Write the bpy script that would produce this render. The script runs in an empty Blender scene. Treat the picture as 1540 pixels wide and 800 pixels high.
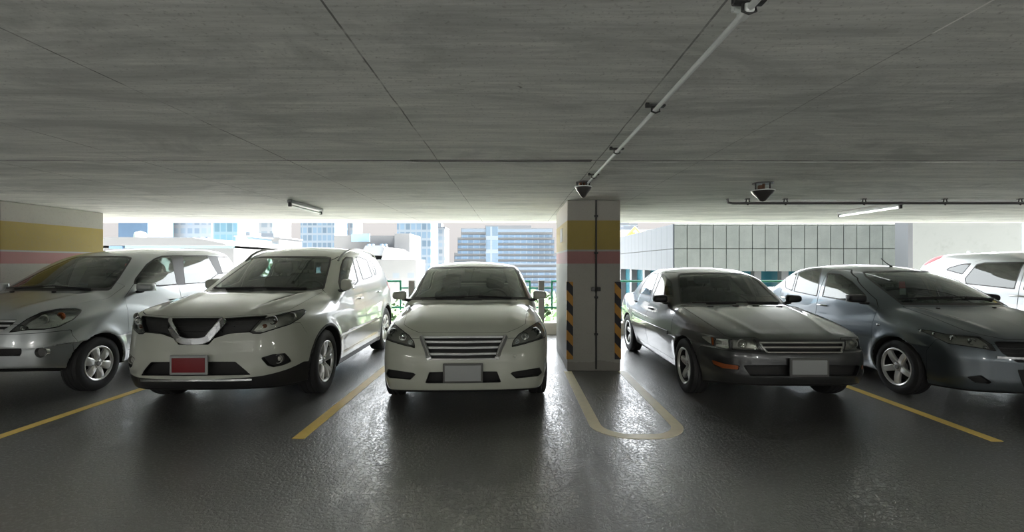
import bpy, bmesh, math, random
import numpy as np
from mathutils import Vector, Matrix
random.seed(7)
C = bpy.context.scene
COL = C.collection
PI = math.pi
# ------------------------------------------------------------------ camera model (frame taken as 1540 x 800)
FPX, VX, VY, CAMH = 705.0, 772.0, 397.0, 1.45
def at(px, py, d):
    return Vector(((px - VX) * d / FPX, d, CAMH - (py - VY) * d / FPX))

# ------------------------------------------------------------------ object helpers
def tag(o, label=None, cat=None, group=None, kind=None):
    if label: o['label'] = label
    if cat: o['category'] = cat
    if group: o['group'] = group
    if kind: o['kind'] = kind
    return o
def empty(name, loc=(0, 0, 0), rz=0.0):
    o = bpy.data.objects.new(name, None); COL.objects.link(o)
    o.location = loc; o.rotation_euler = (0, 0, rz); o.empty_display_size = 0.2
    return o
def link_mesh(name, me, mats, parent=None):
    if not isinstance(mats, (list, tuple)): mats = [mats]
    for m in mats: me.materials.append(m)
    o = bpy.data.objects.new(name, me); COL.objects.link(o)
    if parent is not None: o.parent = parent
    return o
class MB:
    """collects simple solids and links them as ONE mesh object"""
    def __init__(s): s.v = []; s.f = []; s.m = []; s.sm = []
    def add(s, vs, fs, mi=0, smooth=False):
        b = len(s.v); s.v += [tuple(v) for v in vs]
        for f in fs:
            s.f.append([b + i for i in f]); s.m.append(mi); s.sm.append(smooth)
        return s
    def box(s, lo, hi, mi=0, M=None):
        x0, y0, z0 = lo; x1, y1, z1 = hi
        vs = [(x0,y0,z0),(x1,y0,z0),(x1,y1,z0),(x0,y1,z0),(x0,y0,z1),(x1,y0,z1),(x1,y1,z1),(x0,y1,z1)]
        if M is not None: vs = [M @ Vector(v) for v in vs]
        return s.add(vs, [(0,3,2,1),(4,5,6,7),(0,1,5,4),(1,2,6,5),(2,3,7,6),(3,0,4,7)], mi)
    def rbox(s, c, size, r=0.02, mi=0, M=None, seg=3, taper=None):
        """rounded box: superellipsoid-like grid of a cube with rounded edges; taper(v)->v optional"""
        bm = bmesh.new(); bmesh.ops.create_cube(bm, size=1.0)
        for v in bm.verts: v.co = Vector((v.co.x * size[0], v.co.y * size[1], v.co.z * size[2]))
        if taper:
            for v in bm.verts: v.co = taper(v.co)
        bmesh.ops.bevel(bm, geom=bm.edges[:] , offset=r, segments=seg, profile=0.5, affect='EDGES')
        bm.verts.index_update()
        vs = [v.co + Vector(c) for v in bm.verts]
        if M is not None: vs = [M @ v for v in vs]
        fs = [[v.index for v in f.verts] for f in bm.faces]
        bm.free()
        return s.add(vs, fs, mi, True)
    def tube(s, pts, r, n=8, mi=0, closed=False, rect=None, up=None):
        pts = [Vector(p) for p in pts]; k = len(pts); rings = []
        for i, p in enumerate(pts):
            if closed: t = pts[(i + 1) % k] - pts[i - 1]
            else: t = pts[min(i + 1, k - 1)] - pts[max(i - 1, 0)]
            t.normalize()
            u = Vector(up) if up else (Vector((0, 0, 1)) if abs(t.z) < 0.9 else Vector((1, 0, 0)))
            a = t.cross(u).normalized(); b = a.cross(t).normalized()
            rr = r[i] if isinstance(r, (list, tuple)) else r
            if rect: ring = [p + a * (rect[0] * sx) + b * (rect[1] * sy) for sx, sy in ((-1,-1),(1,-1),(1,1),(-1,1))]
            else: ring = [p + (a * math.cos(2*PI*j/n) + b * math.sin(2*PI*j/n)) * rr for j in range(n)]
            rings.append(ring)
        m = len(rings[0]); vs = [v for g in rings for v in g]; fs = []
        for i in range(k if closed else k - 1):
            for j in range(m):
                a0 = i * m + j; a1 = i * m + (j + 1) % m; c = ((i + 1) % k) * m
                fs.append((a0, a1, c + (j + 1) % m, c + j))
        if not closed:
            fs.append(tuple(range(m))[::-1]); fs.append(tuple((k - 1) * m + j for j in range(m)))
        return s.add(vs, fs, mi, rect is None)
    def lathe(s, prof, n=32, mi=0, M=None, axis='x', closed=False):
        """prof: (axial, radius) revolved about the axis"""
        vs = []
        for a, r in prof:
            for j in range(n):
                t = 2 * PI * j / n
                p = {'x': (a, r*math.cos(t), r*math.sin(t)), 'y': (r*math.cos(t), a, r*math.sin(t)), 'z': (r*math.cos(t), r*math.sin(t), a)}[axis]
                vs.append(Vector(p) if M is None else M @ Vector(p))
        fs = []; k = len(prof)
        for i in range(k if closed else k - 1):
            for j in range(n):
                i2 = (i + 1) % k
                fs.append((i*n+j, i*n+(j+1) % n, i2*n+(j+1) % n, i2*n+j))
        return s.add(vs, fs, mi, True)
    def prism(s, poly, a0, a1, axis='y', mi=0, M=None):
        def P(u, v, a): return {'y': (u, a, v), 'z': (u, v, a), 'x': (a, u, v)}[axis]
        n = len(poly); vs = [P(u, v, a0) for u, v in poly] + [P(u, v, a1) for u, v in poly]
        if M is not None: vs = [M @ Vector(v) for v in vs]
        fs = [tuple(range(n))[::-1], tuple(range(n, 2*n))] + [(i, (i+1) % n, n+(i+1) % n, n+i) for i in range(n)]
        return s.add(vs, fs, mi)
    def build(s, name, mats, parent=None, bevel=0.0, recalc=True, sharp=0.6):
        me = bpy.data.meshes.new(name); me.from_pydata(s.v, [], s.f)
        me.polygons.foreach_set('material_index', s.m)
        me.polygons.foreach_set('use_smooth', s.sm)
        if recalc:
            bm = bmesh.new(); bm.from_mesh(me); bmesh.ops.recalc_face_normals(bm, faces=bm.faces); bm.to_mesh(me); bm.free()
        if any(s.sm): me.set_sharp_from_angle(angle=sharp)
        o = link_mesh(name, me, mats, parent)
        if bevel:
            b = o.modifiers.new('bevel', 'BEVEL'); b.width = bevel; b.segments = 2; b.limit_method = 'ANGLE'
        return o

# ------------------------------------------------------------------ material helpers
class NT:
    def __init__(s, name):
        s.m = bpy.data.materials.new(name); s.m.use_nodes = True
        s.t = s.m.node_tree; s.t.nodes.clear()
        s.out = s.n('ShaderNodeOutputMaterial')
    def n(s, typ, **kw):
        nd = s.t.nodes.new(typ)
        for k, v in kw.items():
            if k.startswith('i_'):
                key = k[2:]; key = int(key) if key.isdigit() else key.replace('_', ' ')
                nd.inputs[key].default_value = v
            else: setattr(nd, k, v)
        return nd
    def l(s, a, b): s.t.links.new(a, b)
    def math(s, op, a, b=None, c=None, clamp=False):
        nd = s.n('ShaderNodeMath', operation=op); nd.use_clamp = clamp
        for i, x in enumerate((a, b, c)):
            if x is None: continue
            if isinstance(x, (int, float)): nd.inputs[i].default_value = x
            else: s.l(x, nd.inputs[i])
        return nd.outputs[0]
    def mix(s, fac, a, b, blend='MIX'):
        nd = s.n('ShaderNodeMix', data_type='RGBA', blend_type=blend)
        for i, x in ((0, fac), (6, a), (7, b)):
            if isinstance(x, (int, float)): nd.inputs[i].default_value = x
            elif isinstance(x, (tuple, list)): nd.inputs[i].default_value = (*x[:3], 1)
            else: s.l(x, nd.inputs[i])
        return nd.outputs[2]
    def noise(s, vec, scale, detail=4, rough=0.55, dist=0.0):
        nd = s.n('ShaderNodeTexNoise'); nd.inputs['Scale'].default_value = scale
        nd.inputs['Detail'].default_value = detail; nd.inputs['Roughness'].default_value = rough
        nd.inputs['Distortion'].default_value = dist
        if vec is not None: s.l(vec, nd.inputs['Vector'])
        return nd.outputs['Fac']
    def ramp(s, fac, stops):
        nd = s.n('ShaderNodeValToRGB'); e = nd.color_ramp.elements
        while len(e) < len(stops): e.new(0.5)
        for i, (p, c) in enumerate(stops):
            e[i].position = p; e[i].color = (*(c if isinstance(c, tuple) else (c, c, c)), 1)
        s.l(fac, nd.inputs[0]); return nd.outputs[0]
    def coords(s, kind='Object', scale=(1, 1, 1), rot=(0, 0, 0)):
        tc = s.n('ShaderNodeTexCoord'); mp = s.n('ShaderNodeMapping')
        mp.inputs['Scale'].default_value = scale; mp.inputs['Rotation'].default_value = rot
        s.l(tc.outputs[kind], mp.inputs['Vector']); return mp.outputs[0]
    def bsdf(s, color, rough=0.5, metal=0.0, spec=0.5, coat=0.0, coat_rough=0.05, bump=None, bump_s=0.2, bump_d=0.01, ior=None, normal=None):
        p = s.n('ShaderNodeBsdfPrincipled')
        for key, x in (('Base Color', color), ('Roughness', rough), ('Metallic', metal), ('Specular IOR Level', spec), ('Coat Weight', coat), ('Coat Roughness', coat_rough)):
            if isinstance(x, (int, float)): p.inputs[key].default_value = x
            elif isinstance(x, (tuple, list)): p.inputs[key].default_value = (*x[:3], 1)
            else: s.l(x, p.inputs[key])
        if ior: p.inputs['IOR'].default_value = ior
        if bump is not None:
            b = s.n('ShaderNodeBump'); b.inputs['Strength'].default_value = bump_s; b.inputs['Distance'].default_value = bump_d
            s.l(bump, b.inputs['Height']); s.l(b.outputs[0], p.inputs['Normal'])
        s.l(p.outputs[0], s.out.inputs[0]); s.p = p
        return s.m
MATS = {}
def simple(name, color, rough=0.5, metal=0.0, spec=0.5, coat=0.0, grain=0.06, gscale=40):
    """plain procedural surface with a faint mottling"""
    if name in MATS: return MATS[name]
    t = NT(name); v = t.coords('Object')
    n = t.noise(v, gscale, 3)
    dark = tuple(c * (1 - grain) for c in color); lite = tuple(min(1, c * (1 + grain)) for c in color)
    MATS[name] = t.bsdf(t.mix(n, dark, lite), rough, metal, spec, coat)
    return MATS[name]
def emit(name, color, strength):
    t = NT(name); e = t.n('ShaderNodeEmission'); e.inputs[0].default_value = (*color, 1); e.inputs[1].default_value = strength
    t.l(e.outputs[0], t.out.inputs[0]); return t.m
def paint(name, color, metal=0.0, rough=0.35, flake=0.05, coat=1.0):
    t = NT(name); v = t.coords('Object')
    n = t.noise(v, 900, 1); big = t.noise(v, 2.0, 3)
    c = t.mix(n, tuple(x*(1-flake) for x in color), tuple(min(1, x*(1+flake)) for x in color))
    c = t.mix(t.math('MULTIPLY', big, 0.12), c, tuple(x*0.86 for x in color))
    return t.bsdf(c, rough, metal, 0.5, coat, 0.03)
def glass(name, tint=(0.75, 0.85, 0.82), ior=1.52, rough=0.0):
    t = NT(name)
    tr = t.n('ShaderNodeBsdfTransparent'); gl = t.n('ShaderNodeBsdfGlossy'); fr = t.n('ShaderNodeFresnel'); mx = t.n('ShaderNodeMixShader')
    v = t.coords('Object'); n = t.noise(v, 3.0, 2)
    c = t.mix(n, tuple(x*0.95 for x in tint), tint); t.l(c, tr.inputs[0])
    gl.inputs['Roughness'].default_value = rough; fr.inputs[0].default_value = ior
    gl.inputs[0].default_value = (0.95, 0.97, 0.95, 1)
    f = t.math('MULTIPLY', fr.outputs[0], 1.4, clamp=True)
    t.l(f, mx.inputs[0]); t.l(tr.outputs[0], mx.inputs[1]); t.l(gl.outputs[0], mx.inputs[2]); t.l(mx.outputs[0], t.out.inputs[0])
    return t.m
# ------------------------------------------------------------------ car bodies: implicit surface -> mesh -> panels
def table(pts, n=600):
    """smooth monotone curve through (t, value) pairs, sampled"""
    pts = sorted(pts); x = np.array([p[0] for p in pts], float); y = np.array([p[1] for p in pts], float)
    h = np.diff(x); d = np.diff(y) / h; m = np.zeros_like(y)
    m[0] = d[0]; m[-1] = d[-1]
    for i in range(1, len(x) - 1):
        if d[i-1] * d[i] <= 0: m[i] = 0
        else:
            w1 = 2*h[i] + h[i-1]; w2 = h[i] + 2*h[i-1]; m[i] = (w1 + w2) / (w1/d[i-1] + w2/d[i])
    xs = np.linspace(x[0], x[-1], n); k = np.clip(np.searchsorted(x, xs) - 1, 0, len(h) - 1)
    t = (xs - x[k]) / h[k]
    ys = (2*t**3-3*t**2+1)*y[k] + (t**3-2*t**2+t)*h[k]*m[k] + (-2*t**3+3*t**2)*y[k+1] + (t**3-t**2)*h[k]*m[k+1]
    s0, s1 = m[0], m[-1]
    def f(q):
        r = np.interp(q, xs, ys)
        r = np.where(q < xs[0], ys[0] + (q - xs[0]) * s0, r)
        return np.where(q > xs[-1], ys[-1] + (q - xs[-1]) * s1, r)
    dy = np.gradient(ys, xs)
    f.norm = lambda q: 1.0 / np.sqrt(1 + np.interp(q, xs, dy)**2)
    return f
def smax(a, b, k):
    h = np.maximum(k - np.abs(a - b), 0) / k
    return np.maximum(a, b) + h*h*k*0.25
def smin(a, b, k): return -smax(-a, -b, k)

class Body:
    def __init__(s, P):
        s.P = P
        for k in ('plan_side', 'sec', 'plan_front', 'prof_front', 'plan_rear', 'prof_rear', 'top', 'crown', 'bottom', 'cab_front', 'cab_rear', 'cab_side', 'cab_plan'):
            setattr(s, k, table(P[k]))
        s.W, s.L = P['W'], P['L']
        s.wheels = [(P['y1'], P['r']), (P['y2'], P['r'])]
    def f(s, X, Y, Z):
        P = s.P; ax = np.abs(X)
        side = ax - (s.W/2 - s.plan_side(Y) - s.sec(Z))
        for yw, zw in s.wheels:
            r = np.sqrt((Y-yw)**2 + (Z-zw)**2)
            side = side - P.get('flare', .015) * np.exp(-((r - P['arch'] - .02) / P.get('flare_w', .06))**2) * (Z > 0)
        front = (s.plan_front(ax) + s.prof_front(Z) - Y) * s.plan_front.norm(ax) * np.maximum(s.prof_front.norm(Z), .5)
        rear = (Y - (s.L - s.plan_rear(ax) - s.prof_rear(Z))) * s.plan_rear.norm(ax)
        top = Z - (s.top(Y) - s.crown(ax))
        for fn in P.get('ridges', ()): top = top - fn(ax, Y)
        bot = s.bottom(Y) - Z
        low = smax(front, side, P.get('kfs', .12))
        low = smax(low, rear, .12)
        low = smax(low, top, P.get('ktop', .06))
        low = smax(low, bot, .04)
        Yf = Y - P['kf'] * ax**2; Yr = Y + P['kr'] * ax**2
        cf = (Z - s.cab_front(Yf) + P['roof_crown'] * ax**2) * s.cab_front.norm(Yf)
        cr = (Z - s.cab_rear(Yr) + P['roof_crown'] * ax**2) * s.cab_rear.norm(Yr)
        cs = ax - (s.cab_side(Z) - s.cab_plan(Y))
        cab = smax(smax(cf, cr, .06), cs, P.get('krail', .09))
        cab = np.maximum(cab, .6 - Z)
        b = smin(low, cab, P.get('kcab', .03))
        for yw, zw in s.wheels:
            r = np.sqrt((Y-yw)**2 + (Z-zw)**2)
            pocket = np.maximum(r - P['arch'], (s.W/2 - .30) - ax)
            b = smax(b, -pocket, .006)
        return b
    def fp(s, p): return s.f(p[:, 0], p[:, 1], p[:, 2])
    def grad(s, p, e=2e-3):
        g = np.empty_like(p)
        for i in range(3):
            d = np.zeros(3); d[i] = e
            g[:, i] = s.fp(p + d) - s.fp(p - d)
        return g / (2*e)
    def normals(s, p):
        g = s.grad(p); return g / np.maximum(np.linalg.norm(g, axis=1, keepdims=True), 1e-9)
    def mesh(s, h):
        x = np.arange(-s.W/2 - .06, s.W/2 + .06 + h, h); x = x - (x[0] + x[-1]) / 2
        y = np.arange(-.06, s.L + .06 + h, h); z = np.arange(.06, s.P['H'] + .08, h)
        F = np.broadcast_to(s.f(x[:, None, None], y[None, :, None], z[None, None, :]), (len(x), len(y), len(z))).astype(np.float64)
        S = F < 0; nx, ny, nz = F.shape
        cnt = np.zeros((nx-1, ny-1, nz-1), np.int8)
        cor = [(a, b, c) for a in (0, 1) for b in (0, 1) for c in (0, 1)]
        for a, b, c in cor: cnt += S[a:nx-1+a, b:ny-1+b, c:nz-1+c]
        act = (cnt > 0) & (cnt < 8); idx = np.full(act.shape, -1, np.int64)
        I = np.argwhere(act); idx[act] = np.arange(len(I))
        acc = np.zeros((len(I), 3)); num = np.zeros(len(I))
        for i0 in cor:
            for ax in range(3):
                if i0[ax]: continue
                i1 = list(i0); i1[ax] = 1
                f0 = F[I[:, 0]+i0[0], I[:, 1]+i0[1], I[:, 2]+i0[2]]; f1 = F[I[:, 0]+i1[0], I[:, 1]+i1[1], I[:, 2]+i1[2]]
                m = (f0 < 0) != (f1 < 0); t = f0[m] / (f0[m] - f1[m])
                q = np.tile(np.array(i0, float), (m.sum(), 1)); q[:, ax] += t
                acc[m] += q; num[m] += 1
        V = (I + acc / num[:, None]) * h + np.array([x[0], y[0], z[0]])
        quads = []
        for ax in range(3):
            sl0 = [slice(None)]*3; sl1 = [slice(None)]*3; sl0[ax] = slice(0, -1); sl1[ax] = slice(1, None)
            A, B = S[tuple(sl0)], S[tuple(sl1)]
            E = np.argwhere(A != B); o1, o2 = [(1, 2), (2, 0), (0, 1)][ax]
            ok = (E[:, o1] > 0) & (E[:, o2] > 0) & (E[:, o1] < F.shape[o1]-1) & (E[:, o2] < F.shape[o2]-1)
            E = E[ok]; flip = ~A[tuple(E.T)]
            def cell(d1, d2):
                c = E.copy(); c[:, o1] -= d1; c[:, o2] -= d2
                return idx[tuple(c.T)]
            q = np.stack([cell(1, 1), cell(0, 1), cell(0, 0), cell(1, 0)], 1)
            q[flip] = q[flip][:, ::-1]; quads.append(q)
        Q = np.concatenate(quads)
        for _ in range(4):
            g = s.grad(V); f = s.fp(V)
            st = f[:, None] * g / np.maximum((g*g).sum(1, keepdims=True), .05)
            n = np.linalg.norm(st, axis=1, keepdims=True); V = V - st * np.minimum(1, .5*h / np.maximum(n, 1e-9))
        d1 = np.linalg.norm(V[Q[:, 0]] - V[Q[:, 2]], axis=1); d2 = np.linalg.norm(V[Q[:, 1]] - V[Q[:, 3]], axis=1)
        a = d1 <= d2
        T = np.concatenate([Q[a][:, [0, 1, 2]], Q[a][:, [0, 2, 3]], Q[~a][:, [0, 1, 3]], Q[~a][:, [1, 2, 3]]])
        return V, T
    def first_hit(s, o, d, t0, t1, n=900):
        """first crossing of rays o + t d with the body; o,d (k,3)"""
        t = np.linspace(t0, t1, n); best = []
        for i in range(len(o)):
            p = o[i] + t[:, None] * d[i]; f = s.fp(p)
            k = np.argmax(f < 0)
            if f[k] < 0 and k > 0: tt = t[k-1] + (t[k] - t[k-1]) * f[k-1] / (f[k-1] - f[k])
            else: tt = t[np.argmin(f)]
            best.append(o[i] + tt * d[i])
        return np.array(best)

def poly_sd(p, poly):
    """signed distance (inside negative) of points p (n,2) to a closed polygon"""
    poly = np.asarray(poly, float); d = np.full(len(p), 1e18); ins = np.zeros(len(p), bool)
    for a, b in zip(poly, np.roll(poly, -1, 0)):
        e = b - a; w = p - a
        t = np.clip((w @ e) / max(e @ e, 1e-12), 0, 1)
        q = w - t[:, None] * e; d = np.minimum(d, (q*q).sum(1))
        c = (a[1] > p[:, 1]) != (b[1] > p[:, 1])
        with np.errstate(divide='ignore', invalid='ignore'):
            xx = (b[0]-a[0]) * (p[:, 1]-a[1]) / (b[1]-a[1]) + a[0]
        ins ^= c & (p[:, 0] < xx)
    d = np.sqrt(d); return np.where(ins, -d, d)
def chaikin(poly, n=2):
    p = np.asarray(poly, float)
    for _ in range(n):
        q = np.roll(p, -1, 0); p = np.stack([p*.8 + q*.2, p*.2 + q*.8], 1).reshape(-1, 2)
    return p
def cut(V, T, g):
    """split triangles T along g = 0; returns V', inside (g<0), outside"""
    g = np.where(np.abs(g) < 1e-6, 1e-6, g); neg = g[T] < 0; k = neg.sum(1)
    Tin = [T[k == 3]]; Tout = [T[k == 0]]
    mix = (k == 1) | (k == 2)
    M = T[mix]; nm = neg[mix]
    if len(M):
        lone = np.where(nm.sum(1) == 1, nm.argmax(1), (~nm).argmax(1)); lone_neg = nm.sum(1) == 1
        r = np.arange(len(M)); a = M[r, lone]; b = M[r, (lone+1) % 3]; c = M[r, (lone+2) % 3]
        E = np.concatenate([np.stack([a, b], 1), np.stack([a, c], 1)]); E.sort(axis=1)
        U, inv = np.unique(E, axis=0, return_inverse=True); inv = inv.reshape(-1)
        t = g[U[:, 0]] / (g[U[:, 0]] - g[U[:, 1]])
        N = V[U[:, 0]] + t[:, None] * (V[U[:, 1]] - V[U[:, 0]])
        p = inv[:len(M)] + len(V); q = inv[len(M):] + len(V); V = np.concatenate([V, N])
        one = np.stack([a, p, q], 1); two = np.concatenate([np.stack([p, b, c], 1), np.stack([p, c, q], 1)])
        l2 = np.concatenate([lone_neg, lone_neg])
        Tin += [one[lone_neg], two[~l2]]; Tout += [one[~lone_neg], two[l2]]
    return V, np.concatenate(Tin), np.concatenate(Tout)
def compact(V, T):
    u, inv = np.unique(T, return_inverse=True); return V[u], inv.reshape(-1, 3)
def pieces(T):
    u, inv = np.unique(T, return_inverse=True); Q = inv.reshape(-1, 3); lab = np.arange(len(u))
    while True:
        m = lab[Q].min(1); new = lab.copy()
        for j in range(3): np.minimum.at(new, Q[:, j], m)
        new = new[new]
        if (new == lab).all(): break
        lab = new
    tl = lab[Q[:, 0]]; return [T[tl == k] for k in np.unique(tl)]
def boundary(T):
    E = np.concatenate([T[:, [0, 1]], T[:, [1, 2]], T[:, [2, 0]]]); S = np.sort(E, 1)
    _, inv, c = np.unique(S, axis=0, return_inverse=True, return_counts=True)
    return E[c[inv.reshape(-1)] == 1]
def np_mesh(name, V, T, mats, parent, mi=None, normals=None, smooth=True):
    me = bpy.data.meshes.new(name); me.from_pydata(V.tolist(), [], T.tolist())
    me.polygons.foreach_set('use_smooth', [smooth]*len(T))
    if mi is not None: me.polygons.foreach_set('material_index', mi.tolist())
    o = link_mesh(name, me, mats, parent)
    if normals is not None: me.normals_split_custom_set_from_vertices(normals.tolist())
    return o

class Car:
    """one car: root empty, its body cut into panels, panes, lamps; all outlines lie on the real curved body"""
    def __init__(s, P, name, label, cat, pos, yaw, side, h=0.019):
        s.P = P; s.b = Body(P); s.side = side; s.pos = np.array([pos[0], pos[1], 0.0]); s.yaw = yaw
        s.root = empty(name, (pos[0], pos[1], 0), yaw); tag(s.root, label, cat)
        c, n = math.cos(yaw), math.sin(yaw); s.R = np.array([[c, -n, 0], [n, c, 0], [0, 0, 1.0]])
        s.V, s.T = s.b.mesh(h); s.seams = []; s.seals = []
    # --- coordinates
    def px(s, p):
        """frame position of the body points p as a photographer at the camera's spot sees the traced side"""
        q = p.copy(); m = np.sign(q[:, 0]) == -s.side; q[m, 0] *= -1
        w = q @ s.R.T + s.pos
        y = np.maximum(w[:, 1], .3)
        return np.stack([VX + FPX * w[:, 0] / y, VY - FPX * (w[:, 2] - CAMH) / y], 1), y / FPX
    def ray(s, pts):
        """traced frame points -> points on the body (traced side)"""
        pts = np.asarray(pts, float)
        d = np.stack([(pts[:, 0]-VX)/FPX, np.ones(len(pts)), -(pts[:, 1]-VY)/FPX], 1)
        o = (np.array([0, 0, CAMH]) - s.pos) @ s.R; d = d @ s.R
        return s.b.first_hit(np.tile(o, (len(pts), 1)), d, 2.5, 11.5)
    def hit_side(s, y, z, sg):
        p = s.b.first_hit(np.array([[sg*1.3, y, z]]), np.array([[-sg*1.0, 0, 0]]), 0, 1.2); return p[0]
    def hit_front(s, x, z):
        return s.b.first_hit(np.array([[x, -.3, z]]), np.array([[0, 1.0, 0]]), 0, 1.5)[0]
    def hit_top(s, x, y):
        return s.b.first_hit(np.array([[x, y, 2.2]]), np.array([[0, 0, -1.0]]), 0, 2.0)[0]
    # --- regions
    def g(s, mode, poly, lim=None, smooth=0):
        poly = chaikin(poly, smooth) if smooth else np.asarray(poly, float)
        V = s.V
        if mode == 'px':
            q, m = s.px(V); g = poly_sd(q, poly) * m
        elif mode == 'xz': g = poly_sd(np.stack([np.abs(V[:, 0]), V[:, 2]], 1), poly)
        elif mode == 'yz': g = poly_sd(V[:, 1:3], poly)
        elif mode == 'xy': g = poly_sd(np.stack([np.abs(V[:, 0]), V[:, 1]], 1), poly)
        if lim is not None:
            for ax, lo, hi in lim:
                q = np.abs(V[:, 0]) if ax == 0 else V[:, ax]
                if lo is not None: g = np.maximum(g, lo - q)
                if hi is not None: g = np.maximum(g, q - hi)
        return g
    def take(s, mode, poly, band=0.0, lim=None, smooth=0, whole=False):
        """cut a patch out of the body: list of (panel, seam band round it), one per side unless whole"""
        s.V, tin, s.T = cut(s.V, s.T, s.g(mode, poly, lim, smooth)); out = []
        for h in ([tin] if whole else s.split(tin)):
            if len(h) == 0: continue
            h = s.largest(h); tb = h[:0]
            if band > 0:
                s.V, keep, tb = cut(s.V, h, s.g(mode, poly, lim, smooth) + band)
                if len(keep):
                    cs = sorted(pieces(keep), key=len); keep = cs[-1]
                    if len(cs) > 1: tb = np.concatenate([tb] + cs[:-1])
                h = keep
            out.append((h, tb))
        return out
    def take_fn(s, fn):
        s.V, tin, s.T = cut(s.V, s.T, fn(s.V)); return tin
    def split(s, T):
        """separate a symmetric patch into its left and right halves"""
        c = s.V[T].mean(1)[:, 0]; return [T[c < 0], T[c >= 0]]
    def largest(s, T):
        """the biggest connected piece of a patch; stray slivers go back to the body"""
        if len(T) == 0: return T
        cs = pieces(T)
        if len(cs) == 1: return T
        area = [np.linalg.norm(np.cross(s.V[c[:, 1]]-s.V[c[:, 0]], s.V[c[:, 2]]-s.V[c[:, 0]]), axis=1).sum() for c in cs]
        k = int(np.argmax(area))
        s.T = np.concatenate([s.T] + [c for i, c in enumerate(cs) if i != k])
        return cs[k]
    # --- building meshes
    def skin(s, name, T, mat, parent=None, thick=0.0, inner=None, off=0.0, offv=None):
        if len(T) == 0: return None
        V, T = compact(s.V, T); N = s.b.normals(V)
        if off: V = V + N * off
        if offv is not None: V = V + np.array(offv)
        if thick <= 0: return np_mesh(name, V, T, [mat], parent or s.root, None, N)
        n = len(V); Vi = V - N * thick; B = boundary(T)
        rim = np.concatenate([np.stack([B[:, 1], B[:, 0], B[:, 0] + n], 1), np.stack([B[:, 1], B[:, 0] + n, B[:, 1] + n], 1)]) if len(B) else np.zeros((0, 3), int)
        F = np.concatenate([T, T[:, ::-1] + n, rim])
        mi = np.concatenate([np.zeros(len(T), int), np.ones(len(T), int), np.zeros(len(rim), int)])
        return np_mesh(name, np.concatenate([V, Vi]), F, [mat, inner or mat], parent or s.root, mi, np.concatenate([N, -N]))
    def pocket(s, name, T, mat, depth, parent=None, wallmat=None, vec=None, slope=0.0):
        """patch pushed into the body with walls around it"""
        if len(T) == 0: return None
        V, T = compact(s.V, T); n = len(V)
        if vec is None: vec = (0, depth, 0)
        D = np.tile(np.array(vec, float), (n, 1))
        B = boundary(T); Vi = V + D
        rim = np.concatenate([np.stack([B[:, 1], B[:, 0], B[:, 0] + n], 1), np.stack([B[:, 1], B[:, 0] + n, B[:, 1] + n], 1)])[:, ::-1]
        F = np.concatenate([T + n, rim]); mi = np.concatenate([np.zeros(len(T), int), np.ones(len(rim), int)])
        VV, FF = np.concatenate([V, Vi]), F
        u, inv = np.unique(FF, return_inverse=True)
        o = np_mesh(name, VV[u], inv.reshape(-1, 3), [mat, wallmat or mat], parent or s.root, mi)
        o.data.set_sharp_from_angle(angle=.7); return o
    def surf_tube(s, pts3, r, off=0.0, mb=None, rect=None, mirror=True, n=8, up=None):
        mb = mb or MB(); p = np.asarray(pts3, float)
        N = s.b.normals(p); q = p + N * off
        mb.tube(q.tolist(), r, n, rect=rect, up=up)
        if mirror:
            q = q * np.array([-1, 1, 1]); mb.tube(q.tolist(), r, n, rect=rect, up=up)
        return mb
def resample(pts, step=0.03):
    p = np.asarray(pts, float); d = np.r_[0, np.cumsum(np.linalg.norm(np.diff(p, axis=0), axis=1))]
    n = max(2, int(d[-1] / step) + 1); t = np.linspace(0, d[-1], n)
    return np.stack([np.interp(t, d, p[:, k]) for k in range(p.shape[1])], 1)
def dense(pts, step=3.0): return resample(pts, step)

# ------------------------------------------------------------------ wheels, mirrors, seats
def spoke_ring(mb, n, r0, r1, w0, w1, ax0, ax1, th, phase=0.0, pair=0.0, mi=0):
    for k in range(n):
        for sgn in ((-1, 1) if pair else (0,)):
            a0 = phase + 2*PI*k/n + sgn*pair*0.35; a1 = phase + 2*PI*k/n + sgn*pair
            vs = []; m = 5
            for i in range(m):
                t = i / (m - 1); a = a0 + (a1 - a0)*t; r = r0 + (r1 - r0)*t
                w = w0 + (w1 - w0)*t; ax = ax0 + (ax1 - ax0)*t + .012*math.sin(PI*t)
                er = Vector((0, math.cos(a), math.sin(a))); et = Vector((0, -math.sin(a), math.cos(a)))
                for u, v in ((-.5, 0), (-.32, 1), (.32, 1), (.5, 0), (.5, -2.2), (-.5, -2.2)):
                    vs.append(er*r + et*(w*u) + Vector((ax + v*th*.5, 0, 0)))
            fs = []
            for i in range(m-1):
                for j in range(6): fs.append((i*6+j, i*6+(j+1) % 6, (i+1)*6+(j+1) % 6, (i+1)*6+j))
            fs += [tuple(range(6))[::-1], tuple((m-1)*6+j for j in range(6))]
            mb.add(vs, fs, mi, False)
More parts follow.
